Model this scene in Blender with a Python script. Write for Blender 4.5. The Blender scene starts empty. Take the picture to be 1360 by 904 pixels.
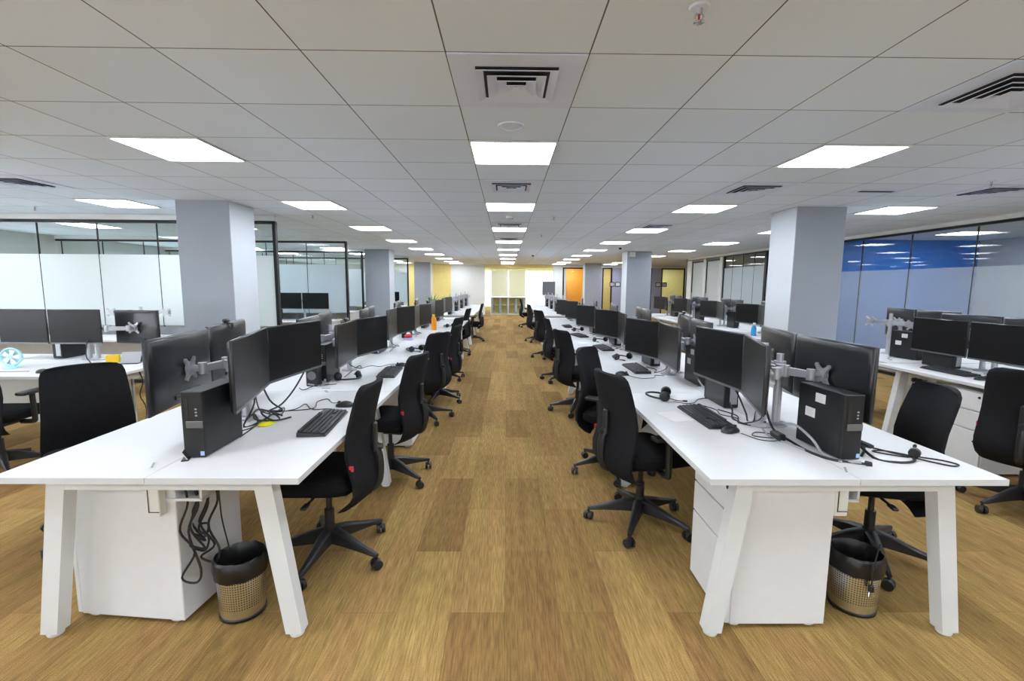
import bpy, bmesh, math, random
from mathutils import Vector, Matrix
random.seed(7)
SC = bpy.context.scene
COL = SC.collection
PI = math.pi
CEIL = 2.455
HC = 1.5
DESK = 0.74

# ------------------------------------------------------------------ materials
def nodes_of(name):
    m = bpy.data.materials.new(name); m.use_nodes = True
    nt = m.node_tree
    return m, nt, nt.nodes['Principled BSDF'], nt.nodes['Material Output']

def lin(c):
    return tuple((x / 12.92 if x <= .04045 else ((x + .055) / 1.055) ** 2.4) for x in c)

def rgb(r, g, b):
    return lin((r / 255., g / 255., b / 255.))

def mat(name, col, rough=.5, metal=0., spec=.5, var=.06, scale=8., bump=0., bscale=200., coat=0.):
    m, nt, p, out = nodes_of(name)
    N, L = nt.nodes, nt.links
    tc = N.new('ShaderNodeTexCoord')
    nz = N.new('ShaderNodeTexNoise'); nz.inputs['Scale'].default_value = scale; nz.inputs['Detail'].default_value = 4
    L.new(tc.outputs['Object'], nz.inputs['Vector'])
    mp = N.new('ShaderNodeMapRange'); mp.inputs[1].default_value = .3; mp.inputs[2].default_value = .7
    mp.inputs[3].default_value = 1 - var; mp.inputs[4].default_value = 1 + var
    L.new(nz.outputs['Fac'], mp.inputs[0])
    mx = N.new('ShaderNodeMix'); mx.data_type = 'RGBA'; mx.blend_type = 'MULTIPLY'
    mx.inputs[0].default_value = 1.; mx.inputs[6].default_value = (*col, 1)
    L.new(mp.outputs[0], mx.inputs[7])
    L.new(mx.outputs[2], p.inputs['Base Color'])
    p.inputs['Roughness'].default_value = rough
    p.inputs['Metallic'].default_value = metal
    p.inputs['Specular IOR Level'].default_value = spec
    p.inputs['Coat Weight'].default_value = coat
    if bump:
        n2 = N.new('ShaderNodeTexNoise'); n2.inputs['Scale'].default_value = bscale
        L.new(tc.outputs['Object'], n2.inputs['Vector'])
        b = N.new('ShaderNodeBump'); b.inputs['Strength'].default_value = bump; b.inputs['Distance'].default_value = .002
        L.new(n2.outputs['Fac'], b.inputs['Height']); L.new(b.outputs['Normal'], p.inputs['Normal'])
    return m

def emit(name, col, strength):
    m, nt, p, out = nodes_of(name)
    p.inputs['Base Color'].default_value = (.9, .9, .9, 1)
    p.inputs['Emission Color'].default_value = (*col, 1)
    p.inputs['Emission Strength'].default_value = strength
    return m

def glass(name, tint=(.93, .96, .95), ior=1.5):
    m, nt, p, out = nodes_of(name)
    N, L = nt.nodes, nt.links
    N.remove(p)
    t = N.new('ShaderNodeBsdfTransparent'); t.inputs[0].default_value = (*tint, 1)
    g = N.new('ShaderNodeBsdfGlossy'); g.inputs['Roughness'].default_value = .0
    f = N.new('ShaderNodeFresnel'); f.inputs[0].default_value = ior
    mx = N.new('ShaderNodeMixShader')
    geo = N.new('ShaderNodeNewGeometry'); fr = N.new('ShaderNodeMath'); fr.operation = 'SUBTRACT'; fr.inputs[0].default_value = 1
    L.new(geo.outputs['Backfacing'], fr.inputs[1])
    ml = N.new('ShaderNodeMath'); ml.operation = 'MULTIPLY'; L.new(fr.outputs[0], ml.inputs[0]); L.new(f.outputs[0], ml.inputs[1])
    L.new(ml.outputs[0], mx.inputs[0]); L.new(t.outputs[0], mx.inputs[1]); L.new(g.outputs[0], mx.inputs[2])
    L.new(mx.outputs[0], out.inputs[0])
    return m

def frosted(name, col, trans=.5, see=.1, rough=.35):
    """translucent film: part diffuse, part translucent, a little see-through, a soft sheen"""
    m, nt, p, out = nodes_of(name)
    N, L = nt.nodes, nt.links
    p.inputs['Base Color'].default_value = (*col, 1); p.inputs['Roughness'].default_value = rough
    tr = N.new('ShaderNodeBsdfTranslucent'); tr.inputs[0].default_value = (*col, 1)
    m1 = N.new('ShaderNodeMixShader'); m1.inputs[0].default_value = trans
    L.new(p.outputs[0], m1.inputs[1]); L.new(tr.outputs[0], m1.inputs[2])
    tt = N.new('ShaderNodeBsdfTransparent')
    m2 = N.new('ShaderNodeMixShader'); m2.inputs[0].default_value = see
    L.new(m1.outputs[0], m2.inputs[1]); L.new(tt.outputs[0], m2.inputs[2])
    L.new(m2.outputs[0], out.inputs[0])
    return m

def carpet():
    m, nt, p, out = nodes_of('carpet_planks')
    N, L = nt.nodes, nt.links
    tc = N.new('ShaderNodeTexCoord')
    sp = N.new('ShaderNodeSeparateXYZ'); L.new(tc.outputs['Object'], sp.inputs[0])
    cb = N.new('ShaderNodeCombineXYZ'); L.new(sp.outputs['Y'], cb.inputs[0]); L.new(sp.outputs['X'], cb.inputs[1])
    br = N.new('ShaderNodeTexBrick')
    br.offset = .5; br.offset_frequency = 2; br.squash = 1
    br.inputs['Scale'].default_value = 1; br.inputs['Brick Width'].default_value = 1.0; br.inputs['Row Height'].default_value = .25
    br.inputs['Mortar Size'].default_value = .0006; br.inputs['Mortar Smooth'].default_value = 0
    br.inputs['Color1'].default_value = (*rgb(*CARPET_A), 1)
    br.inputs['Color2'].default_value = (*rgb(*CARPET_B), 1)
    br.inputs['Mortar'].default_value = (*rgb(104, 80, 46), 1)
    L.new(cb.outputs[0], br.inputs['Vector'])
    # long streaks of the pile along the planks
    def streak(sx, sy, det):
        mp = N.new('ShaderNodeMapping'); mp.inputs['Scale'].default_value = (sx, sy, 1)
        L.new(tc.outputs['Object'], mp.inputs['Vector'])
        nz = N.new('ShaderNodeTexNoise'); nz.inputs['Scale'].default_value = 1; nz.inputs['Detail'].default_value = det
        L.new(mp.outputs[0], nz.inputs['Vector'])
        return nz
    def mul(colsock, nz, lo, hi, a, b):
        mr = N.new('ShaderNodeMapRange'); mr.inputs[1].default_value = lo; mr.inputs[2].default_value = hi
        mr.inputs[3].default_value = a; mr.inputs[4].default_value = b
        L.new(nz.outputs['Fac'], mr.inputs[0])
        mx = N.new('ShaderNodeMix'); mx.data_type = 'RGBA'; mx.blend_type = 'MULTIPLY'; mx.inputs[0].default_value = 1
        L.new(colsock, mx.inputs[6]); L.new(mr.outputs[0], mx.inputs[7])
        return mx.outputs[2]
    c = mul(br.outputs['Color'], streak(150, 9, 3), .36, .64, .77, 1.18)
    c = mul(c, streak(22, 1.1, 2), .35, .65, .90, 1.10)
    c = mul(c, streak(330, 280, 2), .3, .7, .70, 1.30)
    # a slow drift between golden and olive yarn
    hs = N.new('ShaderNodeHueSaturation'); L.new(c, hs.inputs['Color'])
    mr = N.new('ShaderNodeMapRange'); mr.inputs[1].default_value = .35; mr.inputs[2].default_value = .65
    mr.inputs[3].default_value = .493; mr.inputs[4].default_value = .505
    L.new(streak(6, .8, 1).outputs['Fac'], mr.inputs[0]); L.new(mr.outputs[0], hs.inputs['Hue'])
    L.new(hs.outputs[0], p.inputs['Base Color'])
    p.inputs['Roughness'].default_value = .95; p.inputs['Specular IOR Level'].default_value = .15
    b = N.new('ShaderNodeBump'); b.inputs['Strength'].default_value = .35; b.inputs['Distance'].default_value = .003
    L.new(streak(300, 90, 2).outputs['Fac'], b.inputs['Height']); L.new(b.outputs[0], p.inputs['Normal'])
    return m

CARPET_A = (134, 106, 62)
CARPET_B = (164, 134, 82)

def ceiling_tiles(x0, y0):
    m, nt, p, out = nodes_of('ceiling_tiles')
    N, L = nt.nodes, nt.links
    tc = N.new('ShaderNodeTexCoord')
    sp = N.new('ShaderNodeSeparateXYZ'); L.new(tc.outputs['Object'], sp.inputs[0])
    def M(op, a, b=None):
        n = N.new('ShaderNodeMath'); n.operation = op
        for k, v in enumerate((a, b)):
            if v is None: continue
            if isinstance(v, (int, float)): n.inputs[k].default_value = v
            else: L.new(v, n.inputs[k])
        return n.outputs[0]
    def line(sock, o):
        q = M('FRACT', M('DIVIDE', M('SUBTRACT', sock, o), .6))
        d = M('MINIMUM', q, M('SUBTRACT', 1, q))
        return M('LESS_THAN', d, .0050)
    fac = M('MAXIMUM', line(sp.outputs['X'], x0), line(sp.outputs['Y'], y0))
    # every tile a hair lighter or darker than its neighbour
    cell = N.new('ShaderNodeCombineXYZ')
    L.new(M('FLOOR', M('DIVIDE', M('SUBTRACT', sp.outputs['X'], x0), .6)), cell.inputs[0])
    L.new(M('FLOOR', M('DIVIDE', M('SUBTRACT', sp.outputs['Y'], y0), .6)), cell.inputs[1])
    wn = N.new('ShaderNodeTexWhiteNoise'); wn.noise_dimensions = '3D'; L.new(cell.outputs[0], wn.inputs['Vector'])
    v = M('ADD', M('MULTIPLY', wn.outputs['Value'], .05), .975)
    base = N.new('ShaderNodeMix'); base.data_type = 'RGBA'; base.blend_type = 'MULTIPLY'; base.inputs[0].default_value = 1
    base.inputs[6].default_value = (*CEIL_COL, 1); L.new(v, base.inputs[7])
    mx = N.new('ShaderNodeMix'); mx.data_type = 'RGBA'
    L.new(fac, mx.inputs[0]); L.new(base.outputs[2], mx.inputs[6]); mx.inputs[7].default_value = (.12, .12, .125, 1)
    L.new(mx.outputs[2], p.inputs['Base Color'])
    p.inputs['Roughness'].default_value = .8; p.inputs['Specular IOR Level'].default_value = .2
    return m

CEIL_COL = (.77, .865, .985)

def perforated():
    m, nt, p, out = nodes_of('perforated_steel')
    N, L = nt.nodes, nt.links
    tc = N.new('ShaderNodeTexCoord')
    sp = N.new('ShaderNodeSeparateXYZ'); L.new(tc.outputs['Object'], sp.inputs[0])
    def M(op, a, b=None):
        n = N.new('ShaderNodeMath'); n.operation = op
        for k, v in enumerate((a, b)):
            if v is None: continue
            if isinstance(v, (int, float)): n.inputs[k].default_value = v
            else: L.new(v, n.inputs[k])
        return n.outputs[0]
    ang = M('ARCTAN2', sp.outputs['Y'], sp.outputs['X'])
    u = M('SUBTRACT', M('FRACT', M('MULTIPLY', ang, 60 / (2 * PI))), .5)
    v = M('SUBTRACT', M('FRACT', M('MULTIPLY', sp.outputs['Z'], 88)), .5)
    d = M('ADD', M('MULTIPLY', u, u), M('MULTIPLY', v, v))
    hole = M('LESS_THAN', d, .075)
    zone = M('MULTIPLY', M('GREATER_THAN', sp.outputs['Z'], .055), M('LESS_THAN', sp.outputs['Z'], .225))
    fac = M('MULTIPLY', hole, zone)
    mx = N.new('ShaderNodeMix'); mx.data_type = 'RGBA'
    L.new(fac, mx.inputs[0]); mx.inputs[6].default_value = (.80, .80, .80, 1); mx.inputs[7].default_value = (.02, .02, .02, 1)
    L.new(mx.outputs[2], p.inputs['Base Color'])
    L.new(M('SUBTRACT', 1, fac), p.inputs['Metallic'])
    p.inputs['Roughness'].default_value = .28
    return m

M_ = {}
def materials():
    M_['carpet'] = carpet()
    M_['ceiling'] = ceiling_tiles(.34, 3.28)
    M_['wall_white'] = mat('painted_wall', (.74, .755, .745), .7, var=.02)
    M_['wall_grey'] = mat('grey_wall_paint', (.50, .52, .54), .7, var=.02)
    M_['column'] = mat('blue_grey_column', (.35, .38, .43), .6, var=.025, scale=3)
    M_['column_side'] = mat('pale_column_side', (.60, .635, .67), .6, var=.02, scale=3)
    M_['blue'] = mat('blue_wall_paint', rgb(28, 112, 205), .5, var=.03)
    M_['yellow'] = mat('yellow_wall_paint', rgb(238, 218, 140), .55, var=.03)
    M_['orange'] = mat('orange_wall_paint', rgb(250, 178, 58), .5, var=.03)
    M_['lavender'] = mat('lavender_paint', rgb(172, 172, 196), .6, var=.02)
    M_['laminate'] = mat('white_laminate', (.72, .722, .72), .48, var=.012, scale=20, spec=.35)
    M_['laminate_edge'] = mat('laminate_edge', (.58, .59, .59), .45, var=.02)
    M_['white_metal'] = mat('white_powder_coat', (.68, .695, .69), .4, var=.02)
    M_['socket'] = mat('cream_plastic', (.74, .74, .68), .45, var=.02)
    M_['black_frame'] = mat('black_aluminium', (.012, .012, .014), .4, .3, var=.05)
    M_['dark_plastic'] = mat('black_plastic', (.013, .0135, .015), .36, var=.08, bump=.12, bscale=500)
    M_['pc'] = mat('black_steel_case', (.010, .0105, .0115), .42, spec=.4, var=.06, bump=.1, bscale=600)
    M_['pc_side'] = mat('black_steel_panel', (.014, .0145, .016), .36, spec=.4, var=.05)
    M_['monitor_back'] = mat('satin_black_plastic', (.016, .0165, .019), .30, var=.05, coat=.1)
    M_['screen'] = mat('matt_screen', (.0065, .0065, .007), .30, var=.03, spec=.26)
    M_['fabric'] = mat('black_mesh_fabric', (.0105, .011, .013), .85, spec=.2, var=.18, scale=60, bump=.5, bscale=900)
    M_['seat_fabric'] = mat('black_seat_fabric', (.008, .0082, .0095), .9, spec=.15, var=.15, scale=50, bump=.4, bscale=700)
    M_['nylon'] = mat('black_nylon', (.017, .0175, .019), .42, var=.08)
    M_['silver'] = mat('grey_cast_aluminium', (.44, .45, .47), .42, .55, var=.05)
    M_['pole'] = mat('silver_anodised_tube', (.52, .53, .56), .33, .6, var=.04)
    M_['chrome'] = mat('chrome', (.75, .75, .76), .15, 1., var=.02)
    M_['keys'] = mat('black_keys', (.030, .031, .035), .5, var=.1)
    M_['cable'] = mat('black_cable', (.012, .012, .013), .5, var=.1)
    M_['cable_grey'] = mat('grey_cable', (.36, .37, .38), .5, var=.05)
    M_['cable_red'] = mat('red_cable', (.45, .05, .06), .5, var=.05)
    M_['sticker'] = mat('white_sticker', (.72, .73, .72), .5, var=.08, scale=90)
    M_['blue_sticker'] = mat('blue_sticker', (.35, .47, .75), .4, var=.1, scale=200)
    M_['badge'] = mat('grey_badge', (.16, .165, .17), .35, .5, var=.05)
    M_['red'] = mat('red_tag', (.55, .03, .05), .6, var=.05)
    M_['paper'] = mat('white_paper', (.84, .84, .84), .8, var=.02)
    M_['yellow_card'] = mat('bright_yellow_card', rgb(232, 224, 20), .5, var=.04)
    M_['bag'] = mat('black_bin_bag', (.009, .009, .010), .28, var=.1)
    M_['steel'] = perforated()
    M_['vent'] = mat('white_enamel', (.70, .78, .96), .4, var=.02)
    M_['vent_dark'] = mat('duct_black', (.02, .02, .025), .8, var=.1)
    M_['red_glass'] = mat('red_bulb', (.25, .02, .02), .2, var=.05)
    M_['orange_plastic'] = mat('orange_plastic', rgb(240, 150, 20), .4, var=.06)
    M_['blue_liquid'] = mat('blue_liquid', rgb(60, 165, 215), .15, var=.05)
    M_['leaf'] = mat('leaf_green', rgb(88, 128, 58), .5, var=.25, scale=14)
    M_['pot'] = mat('white_ceramic', (.72, .72, .70), .35, var=.03)
    M_['soil'] = mat('dark_soil', (.03, .022, .015), .95, var=.3, scale=40)
    M_['fan_blue'] = mat('pale_blue_plastic', rgb(178, 226, 232), .35, var=.03)
    M_['yellow_book'] = mat('yellow_cover', rgb(235, 190, 20), .5, var=.05)
    M_['shelf_grey'] = mat('grey_laminate', (.42, .45, .48), .5, var=.04)
    M_['wood'] = mat('light_wood', rgb(235, 212, 150), .5, var=.12, scale=16)
    M_['light'] = emit('light_diffuser', (.90, .97, 1.08), LIGHT)
    M_['glass'] = glass('clear_glass')
    M_['window_glass'] = glass('window_glass', (.97, .98, .98), 1.45)
    M_['frost'] = frosted('frosted_film', (.80, .845, .835), .42, .03)
    M_['frost_blue'] = frosted('frosted_film_thin', (.66, .72, .78), .35, .70)
    M_['frost_pale'] = frosted('pale_blue_film', (.70, .78, .82), .42, .03)
    M_['frost_cream'] = frosted('cream_film', (.86, .83, .66), .55, .10)
    M_['blind'] = frosted('white_blind', (.92, .92, .91), .75, .06, .8)

LIGHT = 12.5

# ------------------------------------------------------------------ mesh builder
class MB:
    def __init__(self): self.bm = bmesh.new()
    def box(self, c, s, rot=None, bev=0., seg=1):
        bm = self.bm
        M = Matrix.Translation(c) @ (rot.to_4x4() if rot else Matrix.Identity(4)) @ Matrix.Diagonal((*s, 1))
        g = bmesh.ops.create_cube(bm, size=1, matrix=M)
        if bev:
            es = list({e for v in g['verts'] for e in v.link_edges})
            bmesh.ops.bevel(bm, geom=es, offset=bev, segments=seg, affect='EDGES', profile=.5)
        return self
    def cyl(self, a, b, r0, r1=None, n=12, caps=True):
        a, b = Vector(a), Vector(b); r1 = r0 if r1 is None else r1
        d = b - a; q = d.to_track_quat('Z', 'Y')
        M = Matrix.Translation((a + b) / 2) @ q.to_matrix().to_4x4()
        bmesh.ops.create_cone(self.bm, cap_ends=caps, segments=n, radius1=r0, radius2=r1, depth=d.length, matrix=M)
        return self
    def tube(self, pts, r, n=6, smooth=0):
        bm = self.bm
        P = [Vector(p) for p in pts]
        if smooth:
            Q = []
            for i in range(len(P) - 1):
                p0, p1, p2, p3 = P[max(i - 1, 0)], P[i], P[i + 1], P[min(i + 2, len(P) - 1)]
                for k in range(smooth):
                    t = k / smooth
                    Q.append(.5 * ((2 * p1) + (p2 - p0) * t + (2 * p0 - 5 * p1 + 4 * p2 - p3) * t * t + (3 * p1 - p0 - 3 * p2 + p3) * t ** 3))
            Q.append(P[-1]); P = Q
        rings = []; up = Vector((0, 0, 1))
        for i, p in enumerate(P):
            d = (P[min(i + 1, len(P) - 1)] - P[max(i - 1, 0)])
            if d.length < 1e-7: d = Vector((0, 0, 1))
            d.normalize()
            u = up - d * up.dot(d)
            if u.length < .1: u = Vector((1, 0, 0)) - d * d.x
            u.normalize(); up = u; w = d.cross(u)
            rings.append([bm.verts.new(p + r * (math.cos(2 * PI * k / n) * u + math.sin(2 * PI * k / n) * w)) for k in range(n)])
        for A, B in zip(rings, rings[1:]):
            for k in range(n): bm.faces.new((A[k], A[(k + 1) % n], B[(k + 1) % n], B[k]))
        bm.faces.new(rings[0][::-1]); bm.faces.new(rings[-1])
        return self
    def lathe(self, prof, n=24, c=(0, 0, 0), sx=1., sy=1., jitter=0.):
        bm = self.bm; rings = []
        for r, z in prof:
            rings.append([bm.verts.new((c[0] + sx * r * math.cos(2 * PI * k / n) * (1 + random.uniform(-jitter, jitter)),
                                        c[1] + sy * r * math.sin(2 * PI * k / n) * (1 + random.uniform(-jitter, jitter)),
                                        c[2] + z + random.uniform(-jitter, jitter) * .06)) for k in range(n)])
        for A, B in zip(rings, rings[1:]):
            for k in range(n): bm.faces.new((A[k], A[(k + 1) % n], B[(k + 1) % n], B[k]))
        if prof[0][0] > 1e-4: bm.faces.new(rings[0][::-1])
        if prof[-1][0] > 1e-4: bm.faces.new(rings[-1])
        return self
    def loft(self, loops, closed=True):
        bm = self.bm
        R = [[bm.verts.new(p) for p in l] for l in loops]
        n = len(R[0])
        for A, B in zip(R, R[1:]):
            for k in range(n if closed else n - 1): bm.faces.new((A[k], A[(k + 1) % n], B[(k + 1) % n], B[k]))
        if closed:
            bm.faces.new(R[0][::-1]); bm.faces.new(R[-1])
        return self
    def prism(self, poly, axis, a, b):
        """poly: 2D outline, extruded along axis from a to b"""
        bm = self.bm
        def p3(p, t): return {'x': (t, p[0], p[1]), 'y': (p[0], t, p[1]), 'z': (p[0], p[1], t)}[axis]
        A = [bm.verts.new(p3(p, a)) for p in poly]; B = [bm.verts.new(p3(p, b)) for p in poly]
        n = len(poly)
        bm.faces.new(A[::-1]); bm.faces.new(B)
        for k in range(n): bm.faces.new((A[k], A[(k + 1) % n], B[(k + 1) % n], B[k]))
        return self
    def mesh(self, name, m, smooth=True, angle=35):
        bm = self.bm
        bmesh.ops.remove_doubles(bm, verts=bm.verts, dist=1e-6)
        bmesh.ops.recalc_face_normals(bm, faces=bm.faces)
        me = bpy.data.meshes.new(name); bm.to_mesh(me); bm.free()
        me.materials.append(M_[m])
        if smooth:
            me.shade_smooth(); me.set_sharp_from_angle(angle=math.radians(angle))
        return me
    def build(self, name, m, parent=None, loc=(0, 0, 0), rotz=0, smooth=True, angle=35):
        o = bpy.data.objects.new(name, self.mesh(name, m, smooth, angle)); COL.objects.link(o)
        o.location = loc; o.rotation_euler = (0, 0, rotz)
        if parent: o.parent = parent
        return o

def B(c, s, rot=None, bev=0., seg=1): return MB().box(c, s, rot, bev, seg)

def tag(o, label, cat, group=None):
    o['label'] = label; o['category'] = cat
    if group: o['group'] = group
    return o

def thing(name, label, cat, loc=(0, 0, 0), rotz=0., group=None):
    o = bpy.data.objects.new(name, None); COL.objects.link(o); o.empty_display_size = .1
    o.location = loc; o.rotation_euler = (0, 0, rotz)
    return tag(o, label, cat, group)

def struct(name, mb, m, parent=None, smooth=True):
    o = mb.build(name, m, parent, smooth=smooth)
    if not parent: o['kind'] = 'structure'
    return o

CHILD = {}
def index_children():
    CHILD.clear()
    for o in SC.objects:
        if o.parent: CHILD.setdefault(o.parent.name, []).append(o)

def copy_tree(o, parent=None):
    c = o.copy(); COL.objects.link(c)
    if parent: c.parent = parent
    for ch in CHILD.get(o.name, ()): copy_tree(ch, c)
    return c

class Proto:
    """first use moves the thing itself, later uses copy it with its parts"""
    def __init__(self, root):
        self.root = root; self.used = False
        index_children(); self.tree = dict(CHILD)
    def put(self, loc, rotz, label, group=None):
        if not self.used: o = self.root; self.used = True
        else:
            CHILD.clear(); CHILD.update(self.tree); o = copy_tree(self.root)
        o.location = loc; o.rotation_euler = (0, 0, rotz); o['label'] = label
        if group: o['group'] = group
        return o

ORD = ['first', 'second', 'third', 'fourth', 'fifth', 'sixth', 'seventh', 'eighth', 'ninth', 'tenth', 'eleventh', 'twelfth', 'thirteenth']

# ------------------------------------------------------------------ room shell
XL, XR, YB, YF = -9.6, 10.6, -6.0, 27.2
GX = 6.6          # glass wall on the blue side
FAR = 23.2
def room():
    f = B(((XL + XR) / 2, (YB + YF) / 2, -.05), (XR - XL, YF - YB, .1)); struct('floor', f, 'carpet')
    c = B(((XL + XR) / 2, (YB + YF) / 2, CEIL + .05), (XR - XL, YF - YB, .1)); struct('ceiling', c, 'ceiling')
    # rear wall behind the camera; its unseen windows are added to brighten the ceiling
    w = MB(); w.box(((XL + XR) / 2, YB - .05, .15), (XR - XL, .1, .3)); w.box(((XL + XR) / 2, YB - .05, 2.42), (XR - XL, .1, .07))
    n = 8; st = (XR - XL) / n
    for k in range(n + 1): w.box((XL + st * k, YB - .05, 1.35), (.3, .1, 2.1))
    for k in range(1, n, 2): w.box((XL + st * (k + .5), YB - .05, 1.35), (st, .1, 2.1))
    struct('wall_rear', w, 'wall_white')
    for k in range(0, n, 2):
        x = XL + st * (k + .5)
        win = struct('window_%d' % (k + 20), B((x, YB - .05, 1.345), (st - .3, .012, 2.08)), 'window_glass')
        fr = MB()
        for z in (.32, 2.37): fr.box((x, YB - .05, z), (st - .3, .05, .04))
        fr.box((x, YB - .05, 1.35), (.04, .05, 2.0)); fr.build('window_frame', 'black_frame', win)
        B((x, YB + .02, 1.345), (st - .26, .006, 2.1)).build('blind', 'blind', win)
    struct('wall_right', B((XR + .05, (YB + YF) / 2, CEIL / 2), (.1, YF - YB, CEIL)), 'wall_grey')
    # outer wall on the frosted-glass side, with a long window band
    w = MB()
    w.box((XL - .05, (YB + YF) / 2, .3), (.1, YF - YB, .6)); w.box((XL - .05, (YB + YF) / 2, 2.1525), (.1, YF - YB, .605))
    ys = [YB, 1.5, 4.2, 7, 10.2, 13.4, 16.7, 20, YF]
    for y in ys: w.box((XL - .05, y, 1.225), (.1, .5, 1.26))
    struct('wall_left', w, 'wall_white')
    for k, (a, b) in enumerate(zip(ys[1:-1], ys[2:])):
        win = struct('window_%d' % (k + 1), B((XL - .05, (a + b) / 2, 1.225), (.012, b - a - .5, 1.25)), 'window_glass')
        fr = MB()
        for z in (.615, 1.84): fr.box((XL - .04, (a + b) / 2, z), (.05, b - a - .5, .03))
        fr.box((XL - .04, (a + b) / 2, 1.225), (.05, .03, 1.25))
        fr.build('window_frame', 'black_frame', win)
        B((XL + .01, (a + b) / 2, 1.225), (.008, b - a - .5, 1.22)).build('blind', 'blind', win)

    # square columns standing clear in the hall
    for k, (x0, x1, y0, y1) in enumerate([(-3.92, -3.29, 5.74, 6.3), (3.50, 4.11, 5.78, 6.34), (-4.02, -3.33, 13.5, 14.1),
                                          (3.42, 4.12, 13.5, 14.1), (-4.15, -3.42, 21.3, 21.9), (3.52, 4.26, 21.3, 21.9)]):
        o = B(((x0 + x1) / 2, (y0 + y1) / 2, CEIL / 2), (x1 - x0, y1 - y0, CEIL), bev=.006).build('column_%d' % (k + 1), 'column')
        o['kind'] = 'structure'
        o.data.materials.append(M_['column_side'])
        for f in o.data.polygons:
            if abs(f.normal.x) > .9: f.material_index = 1  # faces looking along X are paler than the other two

def glass_front(idx, y, x0, x1, joints, film, ztop=2.36, zf0=.86, zf1=1.89):
    """a full-height glass partition across the bay, frosted from desk to head height"""
    pr = MB(); n = 0
    pane = B(((x0 + x1) / 2, y, ztop / 2 + .02), (x1 - x0 - .04, .012, ztop - .06))
    root = struct('wall_glass_%d' % idx, pane, 'glass')
    fr = MB()
    fr.box(((x0 + x1) / 2, y, ztop), (x1 - x0, .06, .04)); fr.box(((x0 + x1) / 2, y, .025), (x1 - x0, .06, .05))
    fr.box((x1 - .02, y, ztop / 2), (.045, .065, ztop))
    fr.build('frame', 'black_frame', root)
    sl = MB()
    for x in joints: sl.box((x, y, ztop / 2), (.012, .02, ztop - .05))
    sl.build('seal', 'black_frame', root)
    edges = sorted([x0 + .02] + joints + [x1 - .045])
    for a, b in zip(edges, edges[1:]):
        B(((a + b) / 2, y - .009, (zf0 + zf1) / 2), (b - a - .014, .003, zf1 - zf0)).build('frosted_film', film, root)
    B(((x0 + x1) / 2, y, (ztop + .02 + CEIL) / 2), (x1 - x0, .1, CEIL - ztop - .025)).build('bulkhead', 'wall_white', root)

def right_glass():
    X = GX; zt = 2.375
    joints = [-2, .2, 2.4, 4.6, 6.64, 7.72, 8.78, 9.9, 11.0]
    y0, y1 = YB, 12.0
    root = struct('wall_glass_5', B((X, (y0 + y1) / 2, zt / 2), (.012, y1 - y0, zt - .04)), 'glass')
    fr = MB(); fr.box((X, (y0 + y1) / 2, zt), (.06, y1 - y0, .035)); fr.box((X, (y0 + y1) / 2, .025), (.06, y1 - y0, .05))
    fr.box((X, y1, zt / 2), (.06, .05, zt)); fr.build('frame', 'black_frame', root)
    sl = MB()
    for y in joints: sl.box((X, y, zt / 2), (.02, .012, zt - .05))
    sl.build('seal', 'black_frame', root)
    ed = [y0] + joints + [y1 - .03]
    for a, b in zip(ed, ed[1:]):
        B((X - .009, (a + b) / 2, .93), (.003, b - a - .014, 1.72)).build('frosted_film', 'frost_blue', root)
    struct('trim_1', B((X, (y0 + 17.15) / 2, (zt + .02 + CEIL) / 2), (.12, 17.15 - y0, CEIL - zt - .02)), 'wall_white')
    # room behind: blue end wall
    struct('wall_blue', B((8.2, 9.75, CEIL / 2), (3.1, .1, CEIL)), 'blue')
    struct('wall_meeting', B((9.75, 3.1, CEIL / 2), (.1, 13.2, CEIL)), 'wall_grey')
    struct('wall_back', B((8.2, 12.1, CEIL / 2), (3.0, .1, CEIL)), 'yellow')
    # second glazed stretch, papered with a planner film
    root = struct('wall_glass_6', B((X, 13.2, zt / 2), (.012, 2.3, zt - .04)), 'glass')
    fr = MB()
    for y in (12.04, 14.34): fr.box((X, y, zt / 2), (.06, .05, zt))
    fr.box((X, 13.2, zt), (.06, 2.3, .035)); fr.box((X, 13.2, .025), (.06, 2.3, .05)); fr.build('frame', 'black_frame', root)
    sl = MB()
    for y in (12.6, 13.2, 13.8): sl.box((X - .004, y, zt / 2), (.018, .012, zt - .05))
    sl.build('seal', 'black_frame', root)
    for a, b in ((12.07, 12.59), (12.61, 13.19), (13.21, 13.79), (13.81, 14.31)):
        B((X - .009, (a + b) / 2, 1.05), (.003, b - a, 1.95)).build('frosted_film', 'frost_pale', root)
    # white framed doors
    w = MB()
    for a, b in ((14.37, 14.55), (15.55, 15.75), (16.75, 17.15)): w.box((X, (a + b) / 2, zt / 2), (.12, b - a, zt))
    struct('wall_door_side', w, 'wall_white')
    for k, (a, b) in enumerate(((14.55, 15.55), (15.75, 16.75))):
        d = struct('door_%d' % (k + 1), B((X, (a + b) / 2, 1.17), (.04, b - a, 2.33)), 'frost')
        fr = MB()
        for y in (a + .02, b - .02): fr.box((X - .025, y, 1.17), (.03, .04, 2.33))
        fr.box((X - .025, (a + b) / 2, 2.3), (.03, b - a, .05)); fr.build('door_frame', 'black_frame', d)
        MB().cyl((X - .07, b - .12, .9), (X - .07, b - .12, 1.25), .012).box((X - .045, b - .12, .95), (.05, .012, .012)).box((X - .045, b - .12, 1.2), (.05, .012, .012)).build('door_handle', 'chrome', d)
    e = B((X, 17.2, CEIL / 2), (.13, .09, CEIL)); struct('trim_2', e, 'black_frame')

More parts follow.
